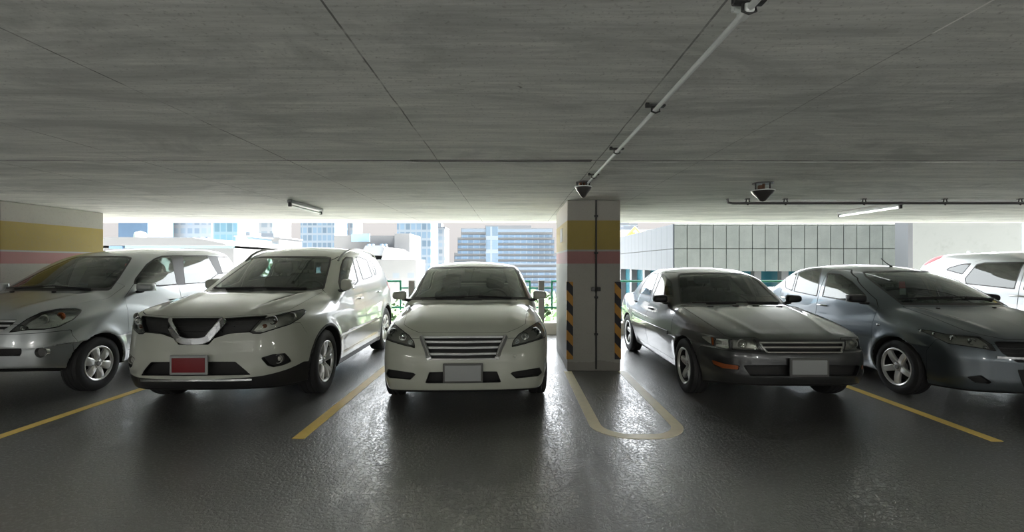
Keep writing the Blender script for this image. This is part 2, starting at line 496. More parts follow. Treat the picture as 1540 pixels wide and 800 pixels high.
def make_wheel(car, x, y, r, rim_r, width, style, M, steer=0.0):
    """axle along x, outer face towards the sign of x"""
    sg = 1 if x > 0 else -1; w = width / 2
    rt = r
    tyre = MB()
    prof = [(-w*.86, rim_r), (-w*.98, rim_r+.02), (-w, (rim_r+rt)/2), (-w*.96, rt-.03), (-w*.84, rt-.008), (-w*.55, rt), (-w*.5, rt-.007), (-w*.42, rt-.007), (-w*.38, rt), (-.012, rt), (-.007, rt-.007), (.007, rt-.007), (.012, rt),
            (w*.38, rt), (w*.42, rt-.007), (w*.5, rt-.007), (w*.55, rt), (w*.84, rt-.008), (w*.96, rt-.03), (w, (rim_r+rt)/2), (w*.98, rim_r+.02), (w*.86, rim_r)]
    tyre.lathe(prof, 48)
    o = tyre.build('wheel', M['tyre'], car.root)
    o.location = (x - sg*w, y, r); o.rotation_euler = (0, 0, (0 if sg > 0 else PI) + steer)
    rim = MB(); R = rim_r + .004
    rim.lathe([(w*.88, R-.002), (w*.93, R), (w*.96, R-.008), (w*.88, R-.022), (w*.72, R-.027)], 40)
    rim.lathe([(w*.72, R-.027), (w*.2, R-.032), (-w*.8, R-.03), (-w*.86, R)], 40, mi=1)  # barrel coloured black for the shade between the spokes
    ax = w * style.get('dish', .62)
    n = style['n']
    spoke_ring(rim, n, .035, R-.018, style['w0'], style['w1'], ax, w*style.get('edge', .78), .022, style.get('phase', PI/2), style.get('pair', 0))
    rim.lathe([(ax+.016, .001), (ax+.016, .05), (ax+.004, .068), (ax-.05, .07)], 24)
    ro = rim.build('rim', [M[style.get('mat', 'alloy')], M['trim']], o)
    hub = MB(); hub.lathe([(ax+.026, .0), (ax+.026, .022), (ax+.02, .03), (ax+.012, .031)], 20)
    for k in range(style.get('nuts', 5)):
        a = 2*PI*k/style.get('nuts', 5) + .3
        hub.lathe([(ax+.024, .0), (ax+.024, .007), (ax+.01, .009)], 8, M=Matrix.Translation((0, .048*math.cos(a), .048*math.sin(a))))
    hub.build('hub_cap', M['alloy_dark'], o)
    br = MB(); br.lathe([(w*.1, .04), (w*.1, rim_r*.68), (w*.0, rim_r*.68), (w*.0, .04)], 32)
    br.build('brake_disc', M['steel'], o)
    return o
def make_mirror(car, sg, c, size, mat, M, tilt=0.0):
    """door mirror: shell, glass at the back, foot to the door"""
    mb = MB()
    def tp(v):
        k = 1 - .22 * (v.x * sg / size[0] + .5)
        f = 1 - .30 * max(0, -v.y / size[1] + .0)
        return Vector((v.x, v.y, v.z * k * f))
    mb.rbox(c, size, min(size)*.32, taper=tp, seg=4)
    o = mb.build('door_mirror', mat, car.root)
    gm = MB(); gm.rbox((c[0], c[1] + size[1]*.5, c[2]), (size[0]*.84, .012, size[2]*.74), .005); gm.build('mirror_glass', M['chrome'], o)
    z = c[2] - size[2]*.38; e = car.hit_side(c[1] + .02, z - .015, sg)
    ft = MB(); ft.tube([(c[0] - sg*size[0]*.2, c[1], z), ((c[0]+e[0])/2 - sg*.02, c[1] + .01, z - .01), (e[0] - sg*.05, c[1] + .03, z - .02)], .02, 10)
    ft.build('mirror_foot', M['trim'], o)
    return o
def make_seat(car, x, y, z0, M, w=.50, back=.60, rest=True, lean=.22, name='front_seat'):
    mb = MB()
    mb.rbox((x, y, z0), (w, .50, .15), .05)
    Mx = Matrix.Translation((x, y + .25, z0 + .03)) @ Matrix.Rotation(-lean, 4, 'X')
    mb.rbox((0, .02, back/2), (w*.96, .13, back), .05, M=Mx)
    o = mb.build(name, M['fabric'], car.root)
    if rest:
        for xx in ((0,) if w < .8 else (-.36, .36)):
            hd = MB(); hd.rbox((xx, .02, back + .13), (.26, .10, .17), .045, M=Mx)
            hd.tube([Mx @ Vector((xx - .05, .02, back - .04)), Mx @ Vector((xx - .05, .02, back + .08))], .007)
            hd.tube([Mx @ Vector((xx + .05, .02, back - .04)), Mx @ Vector((xx + .05, .02, back + .08))], .007)
            hd.build('headrest', M['fabric'], o)
    return o
def cabin(car, M, cowl_y, cowl_z, seat_y, rear_y, z0, half, driver=1, dash_w=None):
    """dashboard, steering wheel and seats"""
    dw = dash_w or half - .14
    d = MB(); d.prism([(cowl_y - .08, cowl_z - .12), (cowl_y + .32, cowl_z - .05), (cowl_y + .52, cowl_z - .07), (cowl_y + .62, cowl_z - .16), (cowl_y + .60, cowl_z - .42), (cowl_y + .30, cowl_z - .5), (cowl_y - .08, cowl_z - .4)], -dw, dw, axis='x')
    d.build('dashboard', M['dash'], car.root, bevel=.02)
    sx = driver * half * .44
    st = MB(); Mx = Matrix.Translation((sx, cowl_y + .72, cowl_z - .06)) @ Matrix.Rotation(1.15, 4, 'X')
    ring = [Mx @ Vector((.185*math.cos(a), .185*math.sin(a), 0)) for a in np.linspace(0, 2*PI, 33)[:-1]]
    st.tube(ring, .015, 8, closed=True)
    st.lathe([(-.02, .0), (-.02, .05), (.02, .06), (.03, .0)], 16, M=Mx, axis='z')
    for a in (0.1, PI - .1, -PI/2): st.tube([Mx @ Vector((0, 0, 0)), Mx @ Vector((.18*math.cos(a), .18*math.sin(a), 0))], .014, 6)
    st.tube([Mx @ Vector((0, 0, 0)), (sx, cowl_y + .5, cowl_z - .2)], .03, 10)
    st.build('steering_wheel', M['dash'], car.root)
    for sg in (-1, 1): make_seat(car, sg * half * .44, seat_y, z0, M)
    make_seat(car, 0, rear_y, z0 + .03, M, w=half*1.62, name='rear_bench')
    rv = MB(); return sx
def plate(car, z, w, h, mat, M, frame=.012, framemat=None, tilt=0.0, drop=0.02):
    p = car.hit_front(0, z); y = p[1] - drop
    mb = MB(); mb.rbox((0, y, z), (w + 2*frame, .016, h + 2*frame), .006)
    mb.rbox((0, y + .036, z), (w*.8, .06, h*.7), .004)
    o = mb.build('plate_frame', framemat or M['trim'], car.root)
    pb = MB(); pb.rbox((0, y - .009, z), (w, .008, h), .003); pb.build('number_plate', mat, o)
    return o
def handle(car, y, z, sg, mat, ln=.20):
    e = car.hit_side(y, z, sg)
    pts = [car.hit_side(y - ln/2 + ln*t, z + .004*math.sin(PI*t), sg) + np.array([sg*(.004 + .028*math.sin(PI*min(1, max(0, t)))**.5), 0, 0]) for t in np.linspace(0, 1, 9)]
    mb = MB(); mb.tube(pts, .011, 8); mb.build('door_handle', mat, car.root)
def wiper(car, pts, M):
    p = np.array([car.hit_top(x, y) for x, y in pts]); N = car.b.normals(p)
    mb = MB(); mb.tube((p + N*.022).tolist(), .008, 6); mb.tube((p[:2] + N[:2]*.012).tolist(), .013, 6)
    mb.build('wiper', M['trim'], car.root)
# ------------------------------------------------------------------ materials shared by the cars
M = {}
M['tyre'] = simple('tyre rubber', (.018, .018, .019), .75, grain=.2)
M['trim'] = simple('black trim plastic', (.014, .014, .015), .45, grain=.15)
M['liner'] = simple('arch liner', (.01, .01, .01), .9)
M['seal'] = simple('window seal', (.012, .012, .013), .5)
M['seam'] = simple('panel gap', (.008, .008, .008), .9)
M['alloy'] = simple('alloy wheel', (.74, .74, .73), .3, .5, grain=.03)
M['alloy_dark'] = simple('alloy centre', (.42, .42, .41), .35, .8)
M['steel'] = simple('brake steel', (.05, .05, .048), .5, .6)
M['chrome'] = simple('chrome', (.75, .76, .76), .08, 1.0, grain=.01)
M['satin'] = simple('satin chrome bar', (.50, .51, .50), .3, .8, grain=.03)
M['lamp'] = simple('lamp housing', (.34, .34, .31), .3, .5, grain=.1)
M['lamp_dark'] = simple('dark lamp housing', (.09, .09, .088), .3, .3)
M['reflector'] = simple('lamp reflector', (.72, .73, .72), .12, 1.0, grain=.02)
M['amber'] = simple('amber lamp', (.28, .075, .02), .25, grain=.1)
M['red_lamp'] = simple('red lamp', (.30, .008, .015), .5)
M['fabric'] = simple('seat fabric', (.045, .047, .045), .9, grain=.2)
M['fabric_tan'] = simple('tan seat fabric', (.28, .26, .22), .9, grain=.1)
M['dash'] = simple('dashboard plastic', (.035, .035, .034), .6, grain=.15)
M['inner'] = simple('cabin lining', (.13, .13, .12), .85)
M['mesh'] = simple('grille mesh', (.01, .01, .01), .6)
M['plate_grey'] = simple('blank plate', (.30, .315, .31), .45, grain=.02)
M['plate_red'] = simple('red plate', (.17, .006, .010), .45, grain=.02)
M['sticker'] = simple('sticker', (.05, .04, .04), .5)
M['glass_clear'] = glass('car glass', (.74, .90, .85))
M['glass_dark'] = glass('dark car glass', (.10, .115, .11))
M['glass_mid'] = glass('tinted car glass', (.52, .66, .62))
M['glass_blue'] = glass('blue tinted car glass', (.20, .29, .37))
M['lens'] = glass('lamp lens', (.80, .82, .80))
M['pearl'] = paint('pearl white paint', (.44, .46, .39), 0, .3)
M['white2'] = paint('white pearl paint', (.44, .46, .40), 0, .3)
M['silver'] = paint('silver paint', (.37, .395, .40), .75, .34)
M['trim_grey'] = simple('dark grey plate frame', (.10, .10, .095), .5)
M['grey'] = paint('grey metallic paint', (.115, .135, .15), .88, .34, .12)
M['charcoal'] = paint('charcoal paint', (.085, .088, .09), .88, .32, .12)
M['silverwhite'] = paint('silver white paint', (.42, .44, .455), .35, .3)

LAMP_Y = [(1, None, 1.25)]
def ridge(x0, x1, y0, y1, hgt, wd):
    """a raised crease on the bonnet from (x0,y0) to (x1,y1)"""
    def fn(ax, Y):
        t = np.clip((Y - y0) / (y1 - y0), 0, 1); xc = x0 + (x1 - x0) * t
        return hgt * np.exp(-((ax - xc) / wd)**2) * np.clip((Y - y0 + .05) / .25, 0, 1)
    return fn
def half(*pts): return list(pts)

def finish(car, spec, pm, glassf='glass_clear', glassr='glass_clear', glasss='glass_clear', glassrear=None):
    """cuts every panel of the car out of its body and links the meshes"""
    P = car.P; W = P['W']; paintm = M[pm]; seam = []; seal = []
    b = car.b
    def arch_fn(V):
        g = np.full(len(V), 9.0)
        for yw, zw in b.wheels:
            r = np.hypot(V[:, 1]-yw, V[:, 2]-zw)
            g = np.minimum(g, np.maximum(r - (P['arch'] + .003), (W/2 - .315) - np.abs(V[:, 0])))
        return g
    t = car.take_fn(arch_fn)
    for tt in (t[car.V[t].mean(1)[:, 1] < P['L']/2], t[car.V[t].mean(1)[:, 1] >= P['L']/2]):
        for h in car.split(tt): car.skin('wheel_arch_liner', h, M['liner'])
    t = car.take_fn(lambda V: np.maximum(V[:, 2] - (b.bottom(V[:, 1]) + .022), -1))
    car.skin('underbody', t, M['liner'])
    for r in spec:
        kind, mode, poly = r[:3]; o = r[3] if len(r) > 3 else {}
        lim = o.get('lim'); sm = o.get('smooth', 0)
        if kind == 'fn':        # region given by a function of the vertices
            T = car.take_fn(poly); hs = [T] if o.get('whole') else car.split(T)
            for h in hs: car.skin(mode, h, M[o['mat']], off=o.get('off', 0.0), thick=o.get('thick', 0.0))
            continue
        win = kind in ('windshield', 'rear_window', 'side_window')
        band = o.get('band', .018 if win else .006 if kind == 'headlight' else .005 if kind in ('hood', 'front_door', 'rear_door', 'front_bumper') else .004)
        for T, B in car.take(mode, poly, band, lim, sm, o.get('whole') or (win and kind != 'side_window')):
            if win:
                car.skin('window_seal', B, M['seal'], thick=.012, off=.001)
                gm = M[o['glass']] if 'glass' in o else M[{'windshield': glassf, 'rear_window': glassrear or glassr, 'side_window': glasss}[kind]]
                car.skin(kind, T, gm); continue
            if len(B): car.skin('panel_seam', B, M['seam'], off=-.004)
            if kind == 'headlight':
                po = car.pocket('headlight', T, M[o.get('mat', 'lamp')], o.get('depth', .05), wallmat=M[o.get('wall', 'lamp_dark')])
                sg = -1 if car.V[T].mean(1)[:, 0].mean() < 0 else 1
                car.skin('lens', T, M['lens'], po)
                for bx, by, br, bm in o.get('bulbs', ()):
                    p = car.ray([(bx, by)])[0]
                    if np.sign(p[0]) != sg: p = p * np.array([-1, 1, 1])
                    p = p + np.array([0, o.get('depth', .05)*.75, 0])
                    mb = MB(); mm = Matrix.Translation(p.tolist())
                    mb.lathe([(.0, br), (-.012, br*1.0), (-.012, br*.86), (.0, br*.80), (.012, br*.5), (.004, br*.45), (-.002, br*.3), (-.004, .0005)], 20, M=mm, axis='y')
                    mb.build('bulb', M[bm], po)
            elif kind in ('grille', 'intake', 'fog_recess', 'lamp_strip', 'turn_signal', 'tail_light'):
                if o.get('flush'): car.skin(kind, T, M[o['mat']], off=o.get('off', .002), thick=.02, inner=M['inner'])
                else: car.pocket(kind, T, M[o.get('mat', 'mesh')], o.get('depth', .04), wallmat=M[o.get('wall', 'trim')])
            else:               # painted panels
                car.skin(kind, T, M[o['mat']] if 'mat' in o else paintm, thick=o.get('thick', .02), inner=M['inner'])
    car.skin('body_shell', car.T, paintm, thick=.02, inner=M['inner'])

# ================================================================== white saloon facing the camera
P = dict(L=4.615, W=1.765, H=1.50, y1=.90, y2=3.60, r=.317, arch=.345, kf=.42, kr=.25, roof_crown=.13,
    plan_side=[(0,.05),(.5,.012),(.95,0),(3.5,0),(4.2,.05),(4.7,.14)],
    sec=[(.15,.09),(.25,.045),(.4,.012),(.58,0),(.72,.008),(.85,.035),(.95,.075),(1.05,.13)],
    plan_front=[(0,0),(.3,.018),(.55,.07),(.70,.15),(.79,.27),(.85,.45),(.9,.62)],
    prof_front=[(.15,.12),(.26,.04),(.36,.008),(.5,0),(.58,.012),(.66,.04),(.76,.08),(.84,.16),(.95,.4)],
    plan_rear=[(0,0),(.4,.03),(.7,.14),(.88,.4)], prof_rear=[(.2,.14),(.4,.02),(.6,0),(.9,.06),(1.1,.16)],
    top=[(0,.70),(.06,.775),(.15,.835),(.35,.895),(.7,.962),(1.1,1.01),(1.35,1.02),(2.5,.97),(3.6,1.03),(4.1,1.07),(4.5,1.06),(4.62,1.0)],
    crown=[(0,0),(.35,.008),(.6,.038),(.72,.075),(.82,.15),(.88,.24)], ridges=[ridge(.40,.60,.12,1.2,.012,.07)],
    bottom=[(0,.245),(.3,.2),(.9,.17),(3.6,.17),(4.3,.24),(4.62,.3)],
    cab_front=[(.6,.72),(1.0,.965),(1.4,1.175),(1.8,1.345),(2.05,1.42),(2.4,1.475),(2.8,1.495),(3.4,1.47),(4.4,1.40)],
    cab_rear=[(.8,1.56),(2.6,1.52),(3.2,1.43),(3.7,1.25),(4.1,1.08),(4.5,.9)],
    cab_side=[(.8,.86),(.95,.83),(1.1,.76),(1.3,.70),(1.42,.66),(1.5,.60)],
    cab_plan=[(0,.0),(1.2,.02),(2,0),(3,.01),(4,.10),(4.6,.2)], ktop=.055)
W1 = Car(P, 'sedan', 'pearl white saloon parked head-on beside the striped pillar, blank grey plate', 'car', (-.47, 4.38), .045, 1)
mid = 696
spec = [
 ('cowl_panel', 'px', [(690,447.2),(793.5,446.8),(795,450.6),(690,451.2)], dict(lim=[(1,.8,1.9),(2,.9,None)], band=0, mat='trim', whole=True)),
 ('windshield', 'px', [(690,400.5),(774,401.5),(779,408),(794.5,448),(794,450.5),(690,450.5)], dict(lim=[(1,None,2.35),(2,.9,None)], band=.022)),
 ('rear_window', 'xz', [(-.1,1.12),(.56,1.12),(.46,1.40),(-.1,1.42)], dict(lim=[(1,2.7,None)])),
 ('side_window', 'yz', [(1.35,1.03),(1.9,1.29),(2.25,1.375),(2.28,1.0),(1.45,.99)], dict(lim=[(0,.45,None)])),
 ('side_window', 'yz', [(2.35,1.0),(2.33,1.38),(2.75,1.395),(3.2,1.34),(3.35,1.04)], dict(lim=[(0,.45,None)])),
 ('headlight', 'px', [(769,522.5),(771,513),(780,502),(794,492.5),(811,482),(817,485),(822,500),(821,507.5),(810,511.5),(786,518.5)], dict(lim=LAMP_Y, depth=.06, mat='lamp', band=.008,
    bulbs=[(790,506,.036,'reflector'),(806,499,.042,'reflector'),(778,514,.022,'reflector')])),
 ('grille', 'px', [(680,504.5),(762.5,504),(763.5,507),(748,541),(680,541.5)], dict(lim=LAMP_Y, depth=.05, whole=True)),
 ('fog_recess', 'px', [(766,560),(812,552.5),(816,560),(810,566),(776,569.5)], dict(lim=LAMP_Y, depth=.045)),
 ('intake', 'px', [(680,558.5),(747.5,558.5),(754,575.5),(680,577)], dict(lim=LAMP_Y, depth=.06, whole=True)),
 ('hood', 'px', [(680,500.5),(763,500),(778,494),(790.5,487),(792,473),(797,453),(790,451),(680,451)], dict(lim=[(1,None,1.3),(2,.74,None)], whole=True)),
 ('front_bumper', 'yz', [(-.2,.1),(.53,.1),(.53,.62),(.42,.74),(-.2,.74)], dict(whole=True, lim=[(1,None,.53)])),
 ('front_door', 'yz', [(1.28,.30),(1.22,.55),(1.25,.98),(1.36,1.07),(1.9,1.335),(2.3,1.41),(2.32,.98),(2.34,.30)], dict(lim=[(0,.45,None)])),
 ('rear_door', 'yz', [(2.34,.30),(2.32,.98),(2.3,1.41),(2.8,1.42),(3.25,1.36),(3.42,1.03),(3.3,.75),(3.2,.45),(3.15,.30)], dict(lim=[(0,.45,None)])),
 ('tail_light', 'yz', [(4.1,.80),(4.1,1.0),(4.7,1.0),(4.7,.78)], dict(lim=[(0,.5,None)], flush=True, mat='red_lamp')),
]
finish(W1, spec, 'pearl')
# chrome surround and four bars of the grille
g_edge = W1.ray(dense([(761.5,505),(754,521.5),(747,540)], 3))
for sg in (-1, 1): W1.surf_tube(g_edge * np.array([sg, 1, 1]), .016, .004, rect=(.010, .024), mirror=False).build('grille_surround', M['satin'], W1.root, bevel=.003)
for yy, x1 in ((505.5, 760.5), (512.8, 757), (521.5, 753.5), (531, 750), (539.5, 747)):
    pts = W1.ray(dense([(mid + 2.5, yy + (1.2 if yy > 508 else 0)), (x1, yy)], 6)); pts[0, 0] = 0
    full = np.concatenate([(pts * np.array([-1, 1, 1]))[::-1], pts[1:]])
    W1.surf_tube(full, .008, -.012, mirror=False, rect=(.010, .0115)).build('grille_bar', M['satin'], W1.root, bevel=.003)
plate(W1, .435, .335, .145, M['plate_grey'], M, .018, M['trim_grey'])
for sg in (-1, 1):
    make_mirror(W1, sg, (sg*.865, 1.42, 1.065), (.165, .11, .125), M['pearl'], M)
    for (y, z) in ((2.18, .90), (3.18, .93)): handle(W1, y, z, sg, M['chrome'])
    for y in (P['y1'], P['y2']):
        make_wheel(W1, sg*(P['W']/2 - .018), y, P['r'], .205, .19, dict(n=5, w0=.07, w1=.055, pair=.16), M)
cabin(W1, M, 1.15, 1.0, 2.05, 2.95, .44, .72)
wiper(W1, [(.50, 1.28), (.1, 1.17), (-.1, 1.155)], M); wiper(W1, [(-.05, 1.16), (-.4, 1.23), (-.58, 1.32)], M)
mb = MB(); p = W1.hit_top(0, 2.12); mb.rbox((0, 2.12, p[2] - .07), (.22, .03, .06), .012); mb.tube([(0, 2.11, p[2] - .02), (0, 2.115, p[2] - .06)], .008, 6); mb.build('rear_view_mirror', M['trim'], W1.root)

p = W1.ray([(774.5, 536)])[0]; n = W1.b.normals(p[None])[0]; mb = MB()
mb.lathe([(0, .0), (-.004, .019), (0, .022)], 20, M=Matrix.Translation((p - n*.001).tolist()) @ Vector((0, -1, 0)).rotation_difference(Vector(n.tolist())).to_matrix().to_4x4(), axis='y'); mb.build('tow_eye_cap', M['white2'], W1.root)

# ================================================================== white SUV with the red plate
P = dict(L=4.64, W=1.83, H=1.75, y1=.94, y2=3.645, r=.355, arch=.392, kf=.36, kr=.22, roof_crown=.10, flare=.02,
    plan_side=[(0,.05),(.5,.01),(.95,0),(3.6,0),(4.2,.04),(4.7,.12)],
    sec=[(.15,.07),(.25,.035),(.4,.012),(.62,0),(.78,.004),(.92,.02),(1.05,.05),(1.2,.11)],
    plan_front=[(0,0),(.3,.018),(.52,.066),(.66,.148),(.77,.265),(.86,.445),(.93,.66)],
    prof_front=[(.15,.15),(.28,.06),(.38,.015),(.5,0),(.62,.012),(.72,.03),(.85,.045),(.95,.08),(1.05,.22)],
    plan_rear=[(0,0),(.4,.03),(.7,.12),(.91,.36)], prof_rear=[(.2,.14),(.4,.02),(.6,0),(.9,.04),(1.1,.1),(1.3,.2)],
    top=[(0,.86),(.06,.915),(.15,.96),(.4,1.03),(.8,1.09),(1.15,1.13),(1.4,1.13),(2.2,1.09),(3.4,1.12),(4.2,1.15),(4.64,1.1)],
    crown=[(0,0),(.35,.006),(.6,.018),(.72,.035),(.82,.10),(.92,.24)], ridges=[ridge(.42,.62,.1,1.2,.018,.06)],
    bottom=[(0,.27),(.3,.23),(.9,.2),(3.6,.2),(4.3,.3),(4.64,.36)],
    cab_front=[(.6,.83),(1.0,1.05),(1.35,1.235),(1.75,1.43),(2.05,1.565),(2.35,1.65),(2.8,1.705),(3.3,1.705),(4.6,1.63)],
    cab_rear=[(.8,1.78),(3.2,1.73),(4.0,1.64),(4.2,1.53),(4.4,1.32),(4.55,1.1)],
    cab_side=[(.9,.90),(1.1,.875),(1.3,.81),(1.5,.73),(1.6,.675),(1.7,.58)],
    cab_plan=[(0,.0),(1.2,.02),(2,0),(3,.01),(4,.06),(4.6,.16)], ktop=.06)
W2 = Car(P, 'suv', 'white sport utility car with a red plate and V-shaped chrome grille', 'car', (-2.985, 4.34), .025, 1)
c0 = 290
spec = [
 ('cowl_panel', 'px', [(370,434.2),(470,434),(488,431.5),(488,434),(470,437.2),(370,437.6)], dict(lim=[(1,.8,1.9),(2,.9,None)], band=0, mat='trim', whole=True)),
 ('windshield', 'px', [(380,384.5),(490,385.5),(498.5,387.5),(497,397),(488,433),(470,436.5),(370,436.5)], dict(lim=[(1,None,2.5),(2,1.0,None)], band=.025)),
 ('rear_window', 'xz', [(-.1,1.2),(.60,1.2),(.50,1.50),(-.1,1.52)], dict(lim=[(1,3.5,None)])),
 ('side_window', 'px', [(511,436),(508.5,424),(511.5,402),(515,391),(520,386),(530.5,386.5),(539.5,423),(535,428.5)], dict(lim=[(0,.4,None),(1,1.2,None),(2,.95,None)], band=.02)),
 ('side_window', 'px', [(534,386),(541,386),(552,390.5),(560.5,414),(559,417),(545.5,421.5)], dict(lim=[(0,.4,None),(1,2,None),(2,.95,None)], band=.016)),
 ('side_window', 'px', [(555,391),(559,392),(565,405),(566,413),(563.5,414.5)], dict(lim=[(0,.4,None),(1,2,None),(2,.95,None)], band=.012)),
 ('headlight', 'px', [(374,499),(390,480.5),(428,470),(457,464),(461.5,466.5),(459,472),(452,479),(436,488.5),(392,502),(379,502)], dict(lim=LAMP_Y, depth=.06, mat='lamp', band=.010,
    bulbs=[(408,482,.045,'reflector'),(436,476,.040,'lamp'),(395,491,.020,'amber')])),
 ('grille', 'px', [(270,477.5),(345,477.5),(404,473.5),(393,483),(378,499.5),(344,502),(322,509),(313.5,518.5),(270,518.5)], dict(lim=LAMP_Y, depth=.045, whole=True)),
 ('fog_recess', 'px', [(391.5,538),(411,532.5),(429,531),(434,536),(439.5,544),(426,549.5),(411,552.5),(402,550)], dict(lim=LAMP_Y, depth=.05)),
 ('intake', 'px', [(265,543.8),(354,543.8),(378,564),(265,566)], dict(lim=LAMP_Y, depth=.05, whole=True)),
 ('fn', 'lower_cladding', lambda V: np.minimum(V[:, 2] - np.interp(V[:, 1], [0,.12,.3,.45,.9,1.4,3.2,3.65,4.2,4.7], [.375,.385,.42,.45,.38,.285,.285,.34,.46,.5]),
     np.minimum(np.hypot(V[:, 1]-.94, V[:, 2]-.355) - .428, np.hypot(V[:, 1]-3.645, V[:, 2]-.355) - .428) + 9*(np.abs(V[:, 0]) < .6)), dict(mat='trim', whole=True)),
 ('hood', 'px', [(265,475.5),(345,475.5),(400,472.5),(422,468.5),(437.5,465),(482,440.5),(489,435.5),(470,437.5),(300,437.5)], dict(lim=[(1,None,1.45),(2,.86,None)], whole=True)),
 ('front_bumper', 'yz', [(-.2,.1),(.52,.1),(.52,.72),(.42,.86),(-.2,.86)], dict(whole=True, lim=[(1,None,.52)])),
 ('front_door', 'yz', [(1.33,.36),(1.28,.6),(1.30,1.05),(1.45,1.17),(1.95,1.47),(2.25,1.56),(2.36,1.57),(2.40,1.05),(2.40,.36)], dict(lim=[(0,.45,None)])),
 ('rear_door', 'yz', [(2.40,.36),(2.40,1.05),(2.36,1.57),(3.0,1.57),(3.35,1.53),(3.52,1.12),(3.38,.85),(3.26,.6),(3.2,.36)], dict(lim=[(0,.45,None)])),
 ('tail_light', 'yz', [(4.15,.95),(4.1,1.12),(4.7,1.2),(4.7,.95)], dict(lim=[(0,.5,None)], flush=True, mat='red_lamp')),
]
finish(W2, spec, 'white2', glassf='glass_mid', glasss='glass_blue', glassr='glass_mid')
# chrome V, its lower bar; lower chrome strip
for T, nm in (([(338,480.5),(326.5,493.5),(311.5,511),(300,513),(291,513)], 'grille_chrome'),):
    pts = W2.ray(dense(T, 7)); pts = pts[pts[:, 0] > -.01]; pts[-1, 0] = 0
    full = np.concatenate([pts, (pts * np.array([-1, 1, 1]))[::-1][1:]])
    W2.surf_tube(full, .02, .008, mirror=False, rect=(.016, .033)).build(nm, M['chrome'], W2.root, bevel=.006)
pts = W2.ray(dense([(c0 + 2, 571.5), (340, 571.5), (379, 570.5)], 6)); pts[0, 0] = 0
W2.surf_tube(np.concatenate([pts[::-1], (pts * np.array([-1, 1, 1]))[1:]]), .008, .004, mirror=False, rect=(.008, .010)).build('lower_chrome_strip', M['chrome'], W2.root, bevel=.002)
for k, zz in enumerate((.81, .86)):
    pts = np.array([W2.hit_front(x, zz) for x in np.linspace(-.24 - .1*k, .24 + .1*k, 15)]) + np.array([0, .03, 0])
    mb = MB(); mb.tube(pts.tolist(), .006, rect=(.008, .004)); mb.build('grille_bar', M['mesh'], W2.root)
plate(W2, .520, .30, .135, M['plate_red'], M, .022, M['plate_grey'], drop=.028)
fp = W2.ray([(415.5, 541)])[0]
for sg in (-1, 1):
    mb = MB(); mm = Matrix.Translation((sg*fp[0], fp[1] + .055, fp[2]))
    mb.lathe([(.02, .044), (-.02, .044), (-.02, .040), (.005, .036), (.012, .0005)], 24, M=mm, axis='y'); mb.lathe([(-.012, .0005), (-.008, .02), (.004, .026)], 16, M=mm, axis='y')
    mb.build('fog_lamp', M['lamp'], W2.root)
    make_mirror(W2, sg, (.945 if sg > 0 else -.875, 1.52 if sg > 0 else 1.78, 1.19), (.13, .19, .165), M['white2'], M)
    for (y, z) in ((2.22, .97), (3.28, 1.0)): handle(W2, y, z, sg, M['chrome'])
    for y in (P['y1'], P['y2']):
        make_wheel(W2, sg*(P['W']/2 - .012), y, P['r'], .228, .225, dict(n=5, w0=.06, w1=.055, pair=.22, dish=.55), M)
    pts = [W2.b.first_hit(np.array([[sg*.625, y, 2.2]]), np.array([[0, 0, -1.0]]), 0, 2)[0] for y in np.linspace(2.1, 4.0, 14)]
    q = [np.array(p) + np.array([0, 0, .045*math.sin(PI*min(1, max(0, i/13)))**.35]) for i, p in enumerate(pts)]
    mb = MB(); mb.tube(q, .016, 8); mb.build('roof_rail', M['lamp_dark'], W2.root)
cabin(W2, M, 1.15, 1.12, 2.15, 3.0, .66, .76)
wiper(W2, [(.52, 1.32), (.1, 1.2), (-.1, 1.19)], M); wiper(W2, [(-.05, 1.2), (-.4, 1.26), (-.6, 1.36)], M)
p = W2.hit_top(0, 2.2); mb = MB(); mb.rbox((0, 2.17, p[2] - .09), (.23, .03, .065), .012); mb.tube([(0, 2.15, p[2] - .03), (0, 2.16, p[2] - .07)], .008, 6); mb.build('rear_view_mirror', M['trim'], W2.root)

